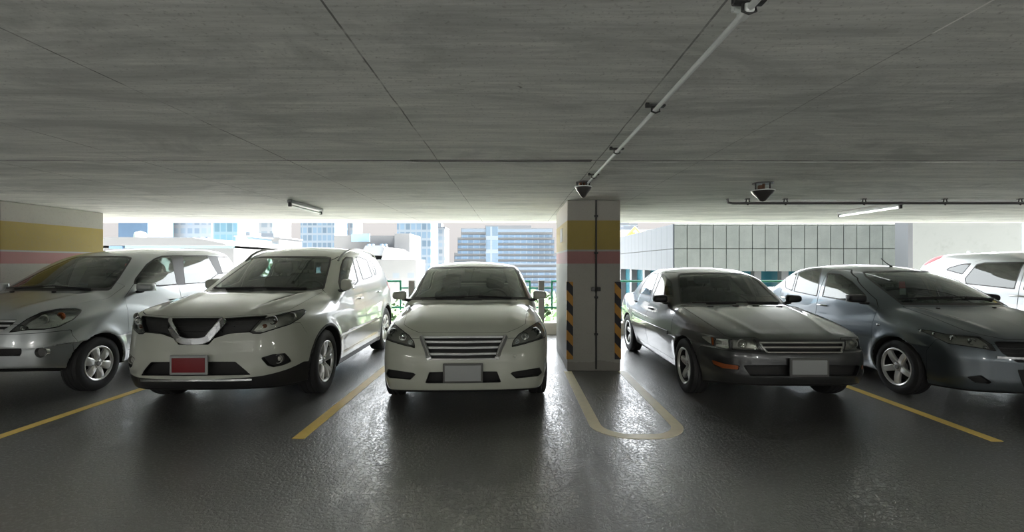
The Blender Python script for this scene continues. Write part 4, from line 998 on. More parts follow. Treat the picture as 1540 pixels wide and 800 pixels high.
# ------------------------------------------------------------------ the parking deck
CEIL = CAMH + .865; EDGE = 9.84; X0, X1, Y0 = -15.0, 16.0, -9.5
def mat_floor():
    """asphalt: worn and dark in the driving lane, cleaner in the bays, their colour lightened further for daylight and bounce; open pits break the sheen"""
    t = NT('worn dark asphalt floor'); v = t.coords('Object')
    big = t.noise(v, .45, 4, .6); mid = t.noise(v, 2.2, 5, .6, .6)
    pits = t.noise(v, 42, 3, .62); fine = t.noise(v, 90, 2, .6)
    sw = t.noise(t.coords('Object', (2.2, .7, 1), (0, 0, .55)), 2.6, 7, .72, 1.6)
    sx = t.n('ShaderNodeSeparateXYZ'); t.l(v, sx.inputs[0])
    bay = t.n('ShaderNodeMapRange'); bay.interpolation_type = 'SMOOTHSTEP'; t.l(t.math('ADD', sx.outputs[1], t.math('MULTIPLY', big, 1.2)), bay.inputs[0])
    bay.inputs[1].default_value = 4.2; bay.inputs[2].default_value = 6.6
    lane = t.mix(mid, (.018, .0156, .0127), (.040, .0358, .030)); stall = t.mix(mid, (.10, .10, .098), (.155, .155, .152))  # bay colour lifted to brighten the floor and the ceiling bounce
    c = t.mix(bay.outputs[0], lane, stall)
    pit = t.ramp(pits, [(.50, 0.0), (.57, 1.0)]); pit2 = t.ramp(fine, [(.52, 0.0), (.62, 1.0)])
    streak = t.ramp(sw, [(.42, 0.0), (.60, 1.0)])
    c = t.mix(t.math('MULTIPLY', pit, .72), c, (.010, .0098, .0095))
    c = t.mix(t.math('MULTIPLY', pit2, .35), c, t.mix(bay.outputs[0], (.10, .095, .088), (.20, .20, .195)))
    c = t.mix(t.math('MULTIPLY', streak, .35), c, (.02, .019, .018))
    r = t.math('ADD', t.math('ADD', t.math('MULTIPLY', streak, .12), t.math('MULTIPLY', pits, .10)), .09)
    h = t.math('SUBTRACT', t.math('ADD', t.math('MULTIPLY', fine, .3), t.math('MULTIPLY', sw, .9)), t.math('MULTIPLY', pit, .35))
    m = t.bsdf(c, t.math('ADD', r, .26), 0, 1.0, bump=h, bump_s=.7, bump_d=.006, ior=1.8)
    cw = t.math('MULTIPLY', t.math('SUBTRACT', 1.0, t.math('MULTIPLY', pit, .75)), t.math('SUBTRACT', .95, t.math('MULTIPLY', streak, .45)))
    t.l(cw, t.p.inputs['Coat Weight']); t.l(r, t.p.inputs['Coat Roughness']); t.p.inputs['Coat IOR'].default_value = 2.8
    b = t.n('ShaderNodeBump'); b.inputs['Strength'].default_value = .55; b.inputs['Distance'].default_value = .005
    t.l(h, b.inputs['Height']); t.l(b.outputs[0], t.p.inputs['Coat Normal'])
    return m
def mat_ceiling():
    t = NT('board marked concrete ceiling'); v = t.coords('Object')
    grain = t.noise(t.coords('Object', (.42, 3.6, 1)), 1.5, 7, .68, .5)
    grain2 = t.noise(t.coords('Object', (1.3, 22, 1)), 2.0, 4, .6)
    blot = t.noise(t.coords('Object', (.6, 1.1, 1)), 1.3, 7, .7, .8); speck = t.noise(v, 48, 4, .72); spot = t.noise(v, 9, 3, .6)
    c = t.mix(t.ramp(grain, [(.32, 0.0), (.66, 1.0)]), (.54, .56, .535), (.86, .87, .825))
    c = t.mix(t.ramp(grain2, [(.36, .35), (.58, 0.0)]), c, (.40, .41, .39))
    c = t.mix(t.ramp(blot, [(.36, .65), (.50, 0.0)]), c, (.40, .42, .405))
    c = t.mix(t.ramp(blot, [(.58, 0.0), (.70, .5)]), c, (.82, .83, .78))
    c = t.mix(t.ramp(speck, [(.33, .55), (.43, 0.0)]), c, (.30, .30, .285))
    c = t.mix(t.ramp(spot, [(.22, .8), (.27, 0.0)]), c, (.16, .16, .15))
    sx = t.n('ShaderNodeSeparateXYZ'); t.l(v, sx.inputs[0])
    wob = t.math('MULTIPLY', t.math('SUBTRACT', t.noise(t.coords('Object', (0, 1.6, 0)), 1.0, 4), .5), .022)
    u = t.math('ADD', t.math('ADD', sx.outputs[0], wob), .63 + 1.25*20)
    d = t.math('MODULO', u, 1.25)
    d = t.math('MINIMUM', d, t.math('SUBTRACT', 1.25, d))
    left = t.math('LESS_THAN', sx.outputs[0], .3)
    brk = t.ramp(t.noise(t.coords('Object', (3, 2.6, 1)), 1.0, 4, .7), [(.36, .15), (.52, 1.0)])
    line = t.math('MULTIPLY', t.math('MULTIPLY', t.math('LESS_THAN', d, .0042), left), brk)
    for x0, w_, k in ((.70, .0045, .9), (1.573, .004, .5)):
        q = t.math('ABSOLUTE', t.math('SUBTRACT', t.math('ADD', sx.outputs[0], wob), x0))
        line = t.math('MAXIMUM', line, t.math('MULTIPLY', t.math('MULTIPLY', t.math('LESS_THAN', q, w_), brk), k))
    for y0, w_, k in ((2.38, .002, .4), (3.94, .010, 1.0), (5.35, .004, .4), (6.25, .003, .5)):
        q = t.math('ABSOLUTE', t.math('SUBTRACT', t.math('ADD', sx.outputs[1], t.math('MULTIPLY', wob, .2)), y0))
        line = t.math('MAXIMUM', line, t.math('MULTIPLY', t.math('MULTIPLY', t.math('LESS_THAN', q, w_), brk), k))
    c = t.mix(t.math('MULTIPLY', line, .8), c, (.10, .10, .097))
    pale = t.math('MULTIPLY', t.math('LESS_THAN', t.math('ABSOLUTE', t.math('SUBTRACT', sx.outputs[0], 1.573)), .0045), t.math('LESS_THAN', sx.outputs[1], 1.76))
    c = t.mix(pale, c, (.93, .93, .90))
    h = t.math('ADD', grain2, t.math('MULTIPLY', line, -2.0))
    return t.bsdf(c, .8, 0, .3, bump=h, bump_s=.25, bump_d=.01)
def mat_wallpaint(name, base=(.36, .35, .315), yellow=(.33, .25, .055), pink=(.34, .16, .155)):
    """painted concrete with the ochre and the rose band round it"""
    t = NT(name); v = t.coords('Object'); sx = t.n('ShaderNodeSeparateXYZ'); t.l(v, sx.inputs[0]); z = sx.outputs[2]
    n = t.noise(v, 3.0, 5, .6); n2 = t.noise(v, 40, 4, .6)
    def band(a, b): return t.math('MULTIPLY', t.math('GREATER_THAN', z, a), t.math('LESS_THAN', z, b))
    c = t.mix(n, tuple(x*.86 for x in base), base)
    c = t.mix(band(1.645, 2.04), c, t.mix(n, tuple(x*.85 for x in yellow), yellow))
    c = t.mix(band(1.455, 1.62), c, t.mix(n, tuple(x*.88 for x in pink), pink))
    c = t.mix(t.ramp(n2, [(.3, .25), (.45, 0.0)]), c, (.2, .19, .17))
    low = t.math('MULTIPLY', t.math('LESS_THAN', t.math('ADD', z, t.math('MULTIPLY', n, .2)), .22), .35)
    c = t.mix(low, c, (.12, .11, .10))
    return t.bsdf(c, .55, 0, .4, bump=n2, bump_s=.1, bump_d=.004)
def mat_hazard():
    t = NT('black and amber hazard stripes'); v = t.coords('Object'); sx = t.n('ShaderNodeSeparateXYZ'); t.l(v, sx.inputs[0])
    u = t.math('ADD', t.math('ADD', sx.outputs[2], t.math('MULTIPLY', sx.outputs[0], 1.1)), t.math('ADD', t.math('MULTIPLY', sx.outputs[1], 1.1), 20.0))
    s_ = t.math('LESS_THAN', t.math('MODULO', u, .27), .135)
    n = t.noise(v, 30, 3)
    c = t.mix(s_, (.016, .016, .020), t.mix(n, (.42, .20, .03), (.52, .26, .04)))
    return t.bsdf(c, .5, 0, .4)
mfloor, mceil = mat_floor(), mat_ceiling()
conc = simple('bare concrete', (.40, .39, .37), .8, grain=.18, gscale=9)
pipe_white = simple('pale pvc pipe', (.82, .86, .84), .4, grain=.05)
pipe_grey = simple('grey steel pipe', (.12, .12, .12), .4, .5)
bracket = simple('dark bracket steel', (.05, .05, .05), .5, .4)
green = simple('green railing paint', (.0, .24, .13), .4, coat=.3)
yellow = simple('yellow road paint', (.86, .62, .17), .4, grain=.12, gscale=14)
white_line = simple('faded white road paint', (.86, .77, .55), .4, grain=.12, gscale=14)

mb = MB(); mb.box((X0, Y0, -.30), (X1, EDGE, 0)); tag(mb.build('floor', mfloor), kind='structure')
# ceiling slab with the open joint across it
mb = MB(); JY, JW = 3.94, .055
mb.box((X0, Y0, CEIL), (X1, JY - JW, CEIL + .25)); mb.box((X0, JY + JW, CEIL), (X1, EDGE, CEIL + .25))
mb.box((X0, JY - JW, CEIL + .003), (-1.9, JY + JW, CEIL + .25)); mb.box((.66, JY - JW, CEIL + .004), (X1, JY + JW, CEIL + .25))
mb.box((-1.9, JY - JW, CEIL + .035), (.66, JY + JW, CEIL + .25))
tag(mb.build('ceiling', mceil), kind='structure')
mb = MB(); mb.prism([(-1.9, JY - .012), (-.9, JY - .026), (-.82, JY - .052), (.66, JY - .054), (.66, JY + .054), (-.82, JY + .045), (-.9, JY + .022), (-1.9, JY + .012)], CEIL + .004, CEIL + .034, axis='z')
tag(mb.build('trim_2', simple('dark joint filler', (.055, .055, .052), .9, grain=.4, gscale=25)), kind='structure')
for z0, p in ((0, [(-1.9, JY - .055), (-.86, JY - .055), (-.86, JY - .03), (-1.9, JY - .013)]), (0, [(-1.9, JY + .055), (-.86, JY + .055), (-.86, JY + .03), (-1.9, JY + .013)])):
    mb = MB(); mb.prism(p, CEIL + .002, CEIL + .034, axis='z'); tag(mb.build('trim_3', mceil), kind='structure')
mb = MB(); mb.box((X0 - .2, Y0, -.3), (X0, EDGE, CEIL + .25)); tag(mb.build('wall_left', conc), kind='structure')
mb = MB(); mb.box((X1, Y0, -.3), (X1 + .2, EDGE, CEIL + .25)); tag(mb.build('wall_right', conc), kind='structure')
mb = MB(); mb.box((X0, Y0 - .2, -.3), (X1, Y0, .95)); tag(mb.build('wall_back', conc), kind='structure')
# kerb along the open edge
mb = MB(); mb.box((X0, EDGE - .24, 0), (X1, EDGE, .24)); tag(mb.build('trim_1', simple('kerb concrete', (.55, .52, .46), .8, grain=.1, gscale=8), None, .012), kind='structure')

PILLAR_F, PILLAR_B = 6.35, 7.95
def pillar(xc, label, m, half=.36):
    o = empty('pillar', (xc, 0, 0)); tag(o, label, 'pillar')
    mb = MB(); mb.box((-half, PILLAR_F, 0), (half, PILLAR_B, CEIL)); mb.build('pillar_body', m, o, .012)
    return o
mp = mat_wallpaint('banded pillar paint')
PX = 1.09
p0 = pillar(PX, 'concrete pillar with ochre and rose bands and hazard striped corners beside white saloon', mp)
pillar(PX - 8.40, 'left pale wall end with ochre and rose bands behind the silver minivan', mp, .36)
pillar(PX + 8.35, 'banded pillar standing beyond the right edge', mp)
# cable duct and box on the pillar front, its corner guards
mb = MB(); mb.tube([(.03, PILLAR_F - .012, 0.03), (.03, PILLAR_F - .012, CEIL)], .012, 8)
for z in (.5, 1.0, 1.6, 2.1): mb.rbox((.03, PILLAR_F - .012, z), (.05, .028, .03), .006)
mb.build('cable_duct', bracket, p0)
for sx_ in (-.012, .062):
    mb = MB(); mb.rbox((sx_, PILLAR_F - .022, 1.11), (.05, .05, .055), .008); mb.build('junction_box', pipe_grey if sx_ < 0 else bracket, p0)
mh = mat_hazard()
for sg in (-1, 1):
    g = MB(); e = sg * .36
    xs = sorted((e + sg*.008, e - sg*.078)); g.box((xs[0], PILLAR_F - .008, .16), (xs[1], PILLAR_F, 1.21))
    xs = sorted((e, e + sg*.008)); g.box((xs[0], PILLAR_F, .16), (xs[1], PILLAR_F + .078, 1.21))
    g.build('corner_guard', mh, p0)
# faint stencilled mark plate on the pillar's left flank
mb = MB(); mb.box((-.366, 6.95, 1.78), (-.36, 7.25, 1.98)); mb.build('flank_plate', simple('grey flank plate', (.30, .31, .31), .5), p0)

# ------------------------------------------------------------------ painted lines
def line(pts, w, m, label, h=.003, name='parking_line'):
    pts = [Vector((x, y, 0)) for x, y in pts]; vs = []; n = len(pts)
    for i, p in enumerate(pts):
        t = (pts[min(i+1, n-1)] - pts[max(i-1, 0)]).normalized(); a = Vector((-t.y, t.x, 0)) * w/2
        vs += [p - a, p + a, p - a + Vector((0, 0, h)), p + a + Vector((0, 0, h))]
    fs = [(0, 1, 3, 2), (4*n-4, 4*n-2, 4*n-1, 4*n-3)]
    for i in range(n-1):
        b, c = 4*i, 4*i+4; fs += [(b+2, b+3, c+3, c+2), (b, c, c+1, b+1), (b, b+2, c+2, c), (b+1, c+1, c+3, b+3)]
    mb = MB(); mb.add(vs, fs); o = mb.build(name, m); tag(o, label, 'parking line'); return o
LG = 'painted bay lines on the deck'
line([(-4.31, 3.55), (-4.31, 9.3)], .10, yellow, 'yellow bay line between silver minivan and white SUV')
line([(-1.785, 3.89), (-1.785, 9.3)], .105, yellow, 'yellow bay line between the white SUV and pearl saloon')
line([(3.955, 3.83), (3.955, 9.3)], .10, yellow, 'yellow bay line between charcoal saloon and grey saloon')
line([(6.75, 3.9), (6.75, 9.3)], .10, yellow, 'yellow bay line beyond the grey saloon at right edge')
ux0, ux1, yt = .735, 1.465, 3.935
arc = [(ux0, PILLAR_F - .02), (ux0, yt + .10)]
R_ = .30
arc = [(ux0, PILLAR_F - .02), (ux0, yt + R_)] + [(ux0 + R_ - R_*math.cos(a), yt + R_ - R_*math.sin(a)) for a in np.linspace(.15, PI/2, 9)] + \
      [(ux1 - R_ + R_*math.sin(a), yt + R_ - R_*math.cos(a)) for a in np.linspace(0.15, PI/2 - .15, 8)] + [(ux1, yt + R_), (ux1, PILLAR_F - .02)]
line(arc, .105, white_line, 'pale U-shaped line curling out from the pillar foot')

# ------------------------------------------------------------------ pipes, lamps and sprinklers on the ceiling
o = empty('ceiling_conduit', (0, 0, 0)); tag(o, 'long pale conduit running along the ceiling towards the striped pillar', 'pipe')
CX, CZ = .765, CEIL - .035
mb = MB(); mb.tube([(CX, y, CZ) for y in (-3.0, 1.7, 4.78)], .0115, 10); mb.build('conduit', pipe_white, o)
for y in (1.52, 2.52, 3.46, 4.45):
    mb = MB(); mb.rbox((CX, y, CEIL - .016), (.10, .035, .012), .004); mb.tube([(CX - .02, y, CEIL - .012), (CX - .022, y, CZ - .01), (CX, y, CZ - .018), (CX + .022, y, CZ - .01), (CX + .02, y, CEIL - .012)], .005, 6)
    mb.rbox((CX - .045, y, CEIL - .012), (.02, .02, .024), .003); mb.build('pipe_clip', bracket, o)
mb = MB(); mb.rbox((CX, 1.545, CEIL - .034), (.032, .07, .034), .008); mb.tube([(CX - .03, 1.56, CEIL - .02), (CX, 1.56, CEIL - .03)], .008, 10); mb.tube([(CX - .034, 1.56, CEIL), (CX - .034, 1.56, CEIL - .025)], .007, 8); mb.build('junction_box', pipe_white, o)

def cone_lamp(x, y, label, r=.10, drop=.10, rod=False):
    o = empty('heat_detector', (x, y, CEIL)); tag(o, label, 'ceiling fixture')
    mb = MB(); mb.lathe([(-.0, .0), (-.0, r*.9), (-.012, r*.9), (-.012, .0)], 24, axis='z'); mb.build('mount_plate', pipe_grey, o)
    for a in (.3, PI/2 + .3, PI + .3, 1.5*PI + .3):
        mb = MB(); mb.tube([(r*.82*math.cos(a), r*.82*math.sin(a), -.006), (r*.82*math.cos(a), r*.82*math.sin(a), -drop)], .007, 6); mb.build('cage_rod', bracket, o)
    mb = MB(); mb.lathe([(-drop+.004, .0), (-drop+.004, r*.98), (-drop-.004, r), (-drop-.03, r*.86), (-drop-.075, r*.48), (-drop-.105, r*.26), (-drop-.115, .0)], 32, axis='z'); mb.build('cone', simple('dark cone metal', (.07, .068, .065), .35, .4), o)
    mb = MB(); mb.tube([(r*1.0*math.cos(a), r*1.0*math.sin(a), -drop) for a in np.linspace(0, 2*PI, 33)[:-1]], .006, 6, closed=True); mb.build('rim_ring', pipe_white, o)
    mb = MB(); mb.tube([(.01, 0, 0), (.01, 0, -drop)], .014, 8); mb.rbox((-.03, 0, -drop*.6), (.03, .05, .05), .006); mb.build('stem', simple('rust brown stem', (.14, .06, .03), .6), o)
    return o
cone_lamp(.735, 4.93, 'cone shaped ceiling fixture at the end of the pale conduit', r=.088, drop=.055)
cone_lamp(2.66, 5.00, 'cone shaped ceiling fixture hanging near the thin dark pipe', r=.115, drop=.085)

o = empty('ceiling_pipe', (0, 0, 0)); tag(o, 'thin dark sprinkler pipe running across the ceiling at right', 'pipe')
PYY, PZ = 6.2, CEIL - .062
mb = MB(); mb.tube([(2.90, PYY, PZ), (12.0, PYY, PZ)], .017, 10); mb.tube([(2.90, PYY, PZ), (2.84, PYY, PZ + .01), (2.83, PYY, CEIL)], .016, 10); mb.build('steel_pipe', pipe_grey, o)
mb = MB(); mb.tube([(3.3, PYY + .10, CEIL - .012), (12.0, PYY + .10, CEIL - .012)], .009, 8); mb.build('cable', pipe_white, o)
for px in (1125, 1182, 1300, 1422, 1535):
    x = (px - VX) * PYY / FPX
    mb = MB(); mb.tube([(x, PYY, PZ - .02), (x - .03, PYY, PZ), (x - .02, PYY, CEIL)], .008, 6); mb.tube([(x, PYY, PZ - .02), (x + .02, PYY, PZ), (x + .01, PYY, CEIL)], .008, 6); mb.rbox((x - .01, PYY, CEIL - .006), (.06, .04, .012), .003); mb.build('pipe_clip', bracket, o)

tube_on = emit('fluorescent tube glow', (.95, 1.0, .97), 1.6)
tube_off = simple('unlit fluorescent tube', (.72, .76, .74), .25, grain=.03)
def batten(x, ya, yb, label, on, group=None):
    o = empty('ceiling_light', (x, (ya + yb)/2, CEIL)); tag(o, label, 'ceiling light', group); L_ = (yb - ya)/2
    mb = MB(); mb.rbox((0, 0, -.025), (.07, 2*L_, .045), .008); mb.build('lamp_body', simple('grey batten body', (.25, .26, .26), .5), o)
    mb = MB(); mb.tube([(0, -L_ + .03, -.075), (0, L_ - .03, -.075)], .014, 12); mb.build('tube', tube_on if on else tube_off, o)
    for s in (-1, 1):
        mb = MB(); mb.rbox((0, s*(L_ - .015), -.06), (.04, .03, .07), .006); mb.build('lamp_holder', bracket, o)
    return o
batten(-3.0, 6.28, 7.32, 'short fluorescent batten on the ceiling above white SUV', False)
batten(5.38, 6.50, 7.75, 'white fluorescent batten on the ceiling above grey saloon', True)

# ------------------------------------------------------------------ railing along the edge
RY = EDGE - .12; PXS = [-2.10 + 2.68*k for k in range(-3, 6)]
where = {-1: 'left of the white SUV', 0: 'left of the pearl saloon', 1: 'between pearl saloon and pillar', 2: 'behind the charcoal saloon', 3: 'behind the grey saloon', -2: 'behind the silver minivan', -3: 'behind the banded left wall', 4: 'behind the pale sport utility car', 5: 'far right corner'}
for k, x in zip(range(-3, 6), PXS):
    mb = MB(); mb.box((x - .06, RY - .06, .24), (x + .06, RY + .06, 1.11)); tag(mb.build('railing_post', simple('weathered post concrete', (.20, .20, .19), .8, grain=.15, gscale=9), None, .008), 'square concrete railing post standing on the kerb ' + where[k], 'post', 'concrete posts along the open edge')
for k, x in list(zip(range(-3, 5), PXS[:-1])):
    o = empty('green_railing', (x + 1.34, RY, .24)); tag(o, 'green tube railing bay between two concrete posts ' + {-3: 'left of the minivan', -2: 'behind silver minivan', -1: 'behind white SUV', 0: 'behind the pearl saloon', 1: 'behind the pillar', 2: 'behind charcoal saloon', 3: 'behind grey saloon', 4: 'behind pale SUV'}[k], 'railing', 'green railing bays along the open edge')
    a, b_ = -1.34 + .22, 1.34 - .24
    mb = MB(); mb.tube([(a, 0, .855), (b_, 0, .855)], .022, 10); mb.build('top_rail', green, o)
    for xx in (a, b_):
        mb = MB(); mb.tube([(xx, 0, .26), (xx, 0, .87)], .020, 10); mb.build('upright', green, o)
    for x0_, x1_ in ((-1.275, a), (b_, 1.275)):
        for z in (.715, .31):
            mb = MB(); mb.tube([(x0_, 0, z), (x1_, 0, z)], .018, 8); mb.build('connector', green, o)
    mb = MB(); mb.tube([(a, 0, .31), (b_, 0, .31)], .018, 8); mb.build('lower_rail', green, o)

# ------------------------------------------------------------------ the city outside
GZ = -14.0
def mat_grid(name, wall, glassc, cw, ch, mw, rough=.3, noise=.25):
    """facade of panes: u runs along the walls, v up"""
    t = NT(name); v = t.coords('Object'); sx = t.n('ShaderNodeSeparateXYZ'); t.l(v, sx.inputs[0])
    u = t.math('ADD', t.math('ADD', sx.outputs[0], sx.outputs[1]), 400.0); w = t.math('ADD', sx.outputs[2], 400.0)
    fu = t.math('FRACT', t.math('DIVIDE', u, cw)); fv = t.math('FRACT', t.math('DIVIDE', w, ch))
    pane = t.math('MULTIPLY', t.math('GREATER_THAN', fu, mw), t.math('GREATER_THAN', fv, mw*1.3))
    cb = t.n('ShaderNodeCombineXYZ'); t.l(t.math('FLOOR', t.math('DIVIDE', u, cw)), cb.inputs[0]); t.l(t.math('FLOOR', t.math('DIVIDE', w, ch)), cb.inputs[1])
    wn = t.n('ShaderNodeTexWhiteNoise'); t.l(cb.outputs[0], wn.inputs['Vector'])
    g = t.mix(t.math('MULTIPLY', wn.outputs['Value'], 1.0), tuple(c*(1-noise) for c in glassc), tuple(min(1, c*(1+noise)) for c in glassc))
    c = t.mix(pane, wall, g)
    return t.bsdf(c, rough, 0, .5)
hz_white = simple('hazy white render', (.115, .122, .13), .8, grain=.03, gscale=.3)  # distance haze is put into the facade colours, there is no volume
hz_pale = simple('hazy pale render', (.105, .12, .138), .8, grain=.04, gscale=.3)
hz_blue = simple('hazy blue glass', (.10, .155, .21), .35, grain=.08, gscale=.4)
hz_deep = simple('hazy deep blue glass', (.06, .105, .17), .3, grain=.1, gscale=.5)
g_tower = mat_grid('tower glazing', (.17, .205, .24), (.095, .145, .20), 2.2, 3.4, .22)
g_tower2 = mat_grid('pale tower glazing', (.23, .25, .27), (.165, .205, .245), 2.6, 3.2, .30)
g_tower3 = mat_grid('cyan tower glazing', (.12, .185, .23), (.07, .145, .20), 1.6, 3.0, .18)
g_low = mat_grid('low block windows', (.125, .13, .137), (.085, .105, .125), 2.4, 3.0, .55)
g_band = mat_grid('office band windows', (.12, .16, .21), (.065, .11, .17), 1.5, 9.0, .14)
def block(name, label, cat, pxa, pxb, pyt, d, depth, m, group=None, roof=None, extra=None):
    a = at(pxa, pyt, d); b = at(pxb, pyt, d)
    o = empty(name, ((a.x + b.x)/2, d + depth/2, GZ)); tag(o, label, cat, group); w = (b.x - a.x)/2; h = a.z - GZ
    mb = MB(); mb.box((-w, -depth/2, 0), (w, depth/2, h)); mb.build('tower_body', m, o)
    mb = MB(); mb.box((-w - .2, -depth/2 - .2, h), (w + .2, depth/2 + .2, h + .018*d*.15)); mb.build('parapet', roof or hz_pale, o)
    mb = MB(); mb.box((-w*.4, -depth*.25, h), (w*.35, depth*.2, h + d*.012)); mb.build('roof_plant', roof or hz_pale, o)
    o['_h'] = h; o['_w'] = w
    return o, w, h
def clean(o):
    for k in ('_h', '_w'):
        if k in o: del o[k]
# towers
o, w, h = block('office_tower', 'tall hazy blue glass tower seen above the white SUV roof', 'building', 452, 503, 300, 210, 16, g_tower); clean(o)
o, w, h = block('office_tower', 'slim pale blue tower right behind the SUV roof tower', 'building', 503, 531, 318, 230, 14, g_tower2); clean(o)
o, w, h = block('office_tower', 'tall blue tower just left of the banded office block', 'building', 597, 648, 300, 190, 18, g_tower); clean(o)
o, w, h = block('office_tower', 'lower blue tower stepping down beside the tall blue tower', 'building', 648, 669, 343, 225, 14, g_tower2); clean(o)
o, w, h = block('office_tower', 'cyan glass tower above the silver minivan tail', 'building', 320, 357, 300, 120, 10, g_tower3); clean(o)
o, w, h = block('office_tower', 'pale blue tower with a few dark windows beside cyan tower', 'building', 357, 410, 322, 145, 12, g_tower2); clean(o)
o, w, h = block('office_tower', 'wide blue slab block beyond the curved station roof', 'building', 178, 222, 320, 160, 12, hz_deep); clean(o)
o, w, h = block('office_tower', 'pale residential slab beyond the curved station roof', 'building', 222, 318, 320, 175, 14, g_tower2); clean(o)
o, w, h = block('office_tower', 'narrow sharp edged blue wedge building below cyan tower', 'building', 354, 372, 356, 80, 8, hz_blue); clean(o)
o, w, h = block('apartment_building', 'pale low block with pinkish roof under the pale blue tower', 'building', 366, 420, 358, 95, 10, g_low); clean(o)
o, w, h = block('office_tower', 'faint blue tower showing just right of the pillar top', 'building', 930, 958, 338, 160, 10, g_tower2); clean(o)
o, w, h = block('apartment_building', 'beige block with a dark flat roof right of the pillar', 'building', 925, 982, 347, 90, 8, simple('hazy beige render', (.24, .21, .17), .8)); clean(o)
o = empty('tower_crane', tuple(at(952, 353, 84))); tag(o, 'small yellow crane jib on the beige block right of the pillar', 'crane')
mb = MB(); mb.tube([(-1.6, 0, -.9), (.4, 0, 1.3), (1.4, 0, .2)], .28, 6); mb.build('jib', simple('crane yellow', (.30, .21, .02), .5), o)
mb = MB(); mb.box((-.4, -.3, -2.2), (.3, .3, .4)); mb.build('crane_mast', simple('crane yellow', (.30, .21, .02), .5), o)
# banded office block
def banded():
    d = 120.0
    o = empty('office_building', tuple(at(764, 397, d + 10).to_2d()) + (GZ,)); tag(o, 'wide white office block with blue window bands behind the pearl saloon', 'building')
    k = d / FPX
    def X(px): return (px - VX)*k - o.location.x
    def Z(py): return CAMH - (py - VY)*k - GZ
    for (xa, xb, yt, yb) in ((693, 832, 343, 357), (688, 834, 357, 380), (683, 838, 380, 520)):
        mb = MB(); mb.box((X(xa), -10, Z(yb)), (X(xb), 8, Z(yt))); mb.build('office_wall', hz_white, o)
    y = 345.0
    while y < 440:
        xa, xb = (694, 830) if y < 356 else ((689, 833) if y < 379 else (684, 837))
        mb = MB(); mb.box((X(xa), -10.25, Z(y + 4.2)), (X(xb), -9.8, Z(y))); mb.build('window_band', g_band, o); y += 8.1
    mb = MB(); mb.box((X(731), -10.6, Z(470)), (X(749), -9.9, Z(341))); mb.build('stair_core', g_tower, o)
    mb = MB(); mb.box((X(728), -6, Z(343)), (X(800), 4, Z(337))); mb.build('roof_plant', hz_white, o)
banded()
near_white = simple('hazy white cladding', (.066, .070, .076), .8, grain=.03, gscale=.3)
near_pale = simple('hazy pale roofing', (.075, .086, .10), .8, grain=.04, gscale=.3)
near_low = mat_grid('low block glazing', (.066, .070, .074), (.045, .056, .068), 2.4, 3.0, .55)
# gabled white complex
def complex_():
    d = 75.0; k = d / FPX
    o = empty('mall_building', tuple(at(555, 397, d).to_2d()) + (GZ,)); tag(o, 'white stepped building with sloping roofs between SUV and pearl saloon', 'building')
    def X(px): return (px - VX)*k - o.location.x
    def Z(py): return CAMH - (py - VY)*k - GZ
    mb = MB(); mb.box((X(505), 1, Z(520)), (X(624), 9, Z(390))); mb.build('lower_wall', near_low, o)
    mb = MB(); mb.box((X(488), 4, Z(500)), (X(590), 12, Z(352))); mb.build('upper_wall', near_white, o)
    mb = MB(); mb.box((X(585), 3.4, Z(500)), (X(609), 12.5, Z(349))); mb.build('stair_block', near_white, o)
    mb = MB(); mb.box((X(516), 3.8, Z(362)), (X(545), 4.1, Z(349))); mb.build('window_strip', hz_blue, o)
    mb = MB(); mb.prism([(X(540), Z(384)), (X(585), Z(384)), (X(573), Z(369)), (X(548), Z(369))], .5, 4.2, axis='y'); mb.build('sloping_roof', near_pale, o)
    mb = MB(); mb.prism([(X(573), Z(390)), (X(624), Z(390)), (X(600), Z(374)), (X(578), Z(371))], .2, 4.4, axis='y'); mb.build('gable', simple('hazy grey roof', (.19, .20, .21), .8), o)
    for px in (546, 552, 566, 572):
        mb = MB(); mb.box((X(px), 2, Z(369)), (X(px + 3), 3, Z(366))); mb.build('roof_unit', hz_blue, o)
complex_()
# curved white station roof
def station():
    d = 42.0; k = d / FPX
    o = empty('station_building', tuple(at(260, 397, d).to_2d()) + (GZ,)); tag(o, 'long low white station with curved roof behind the silver minivan', 'building')
    def X(px): return (px - VX)*k - o.location.x
    def Z(py): return CAMH - (py - VY)*k - GZ
    mb = MB(); mb.box((X(60), 0, 0), (X(352), 12, Z(373))); mb.build('station_wall', near_white, o)
    mb = MB(); mb.box((X(190), -.15, Z(373)), (X(350), .3, Z(368))); mb.build('glass_strip', simple('teal glazing', (.09, .17, .19), .3), o)
    mb = MB(); mb.box((X(166), -.15, Z(374)), (X(186), .3, Z(370))); mb.build('glass_strip', hz_deep, o)
    prof = [(X(60), Z(366)), (X(120), Z(362)), (X(180), Z(357.5)), (X(300), Z(358)), (X(325), Z(362)), (X(345), Z(366)), (X(354), Z(369.5)), (X(60), Z(369.5))]
    mb = MB(); mb.prism(prof, -1.0, 13, axis='y'); mb.build('station_roof', near_white, o)
    for i in range(11):
        px = 192 + i*10.6
        mb = MB(); mb.box((X(px), 1, Z(358.5)), (X(px + 3.4), 1.6, Z(355.8))); mb.build('roof_vent', hz_blue, o)
    mb = MB(); mb.lathe([(Z(362), 1.1*k*8), (Z(350), 1.1*k*8), (Z(346.5), k*7.5), (Z(344), .01)], 20, M=Matrix.Translation((X(171), 3, 0)), axis='z'); mb.build('roof_dome', simple('hazy green dome', (.19, .24, .21), .6), o)
station()
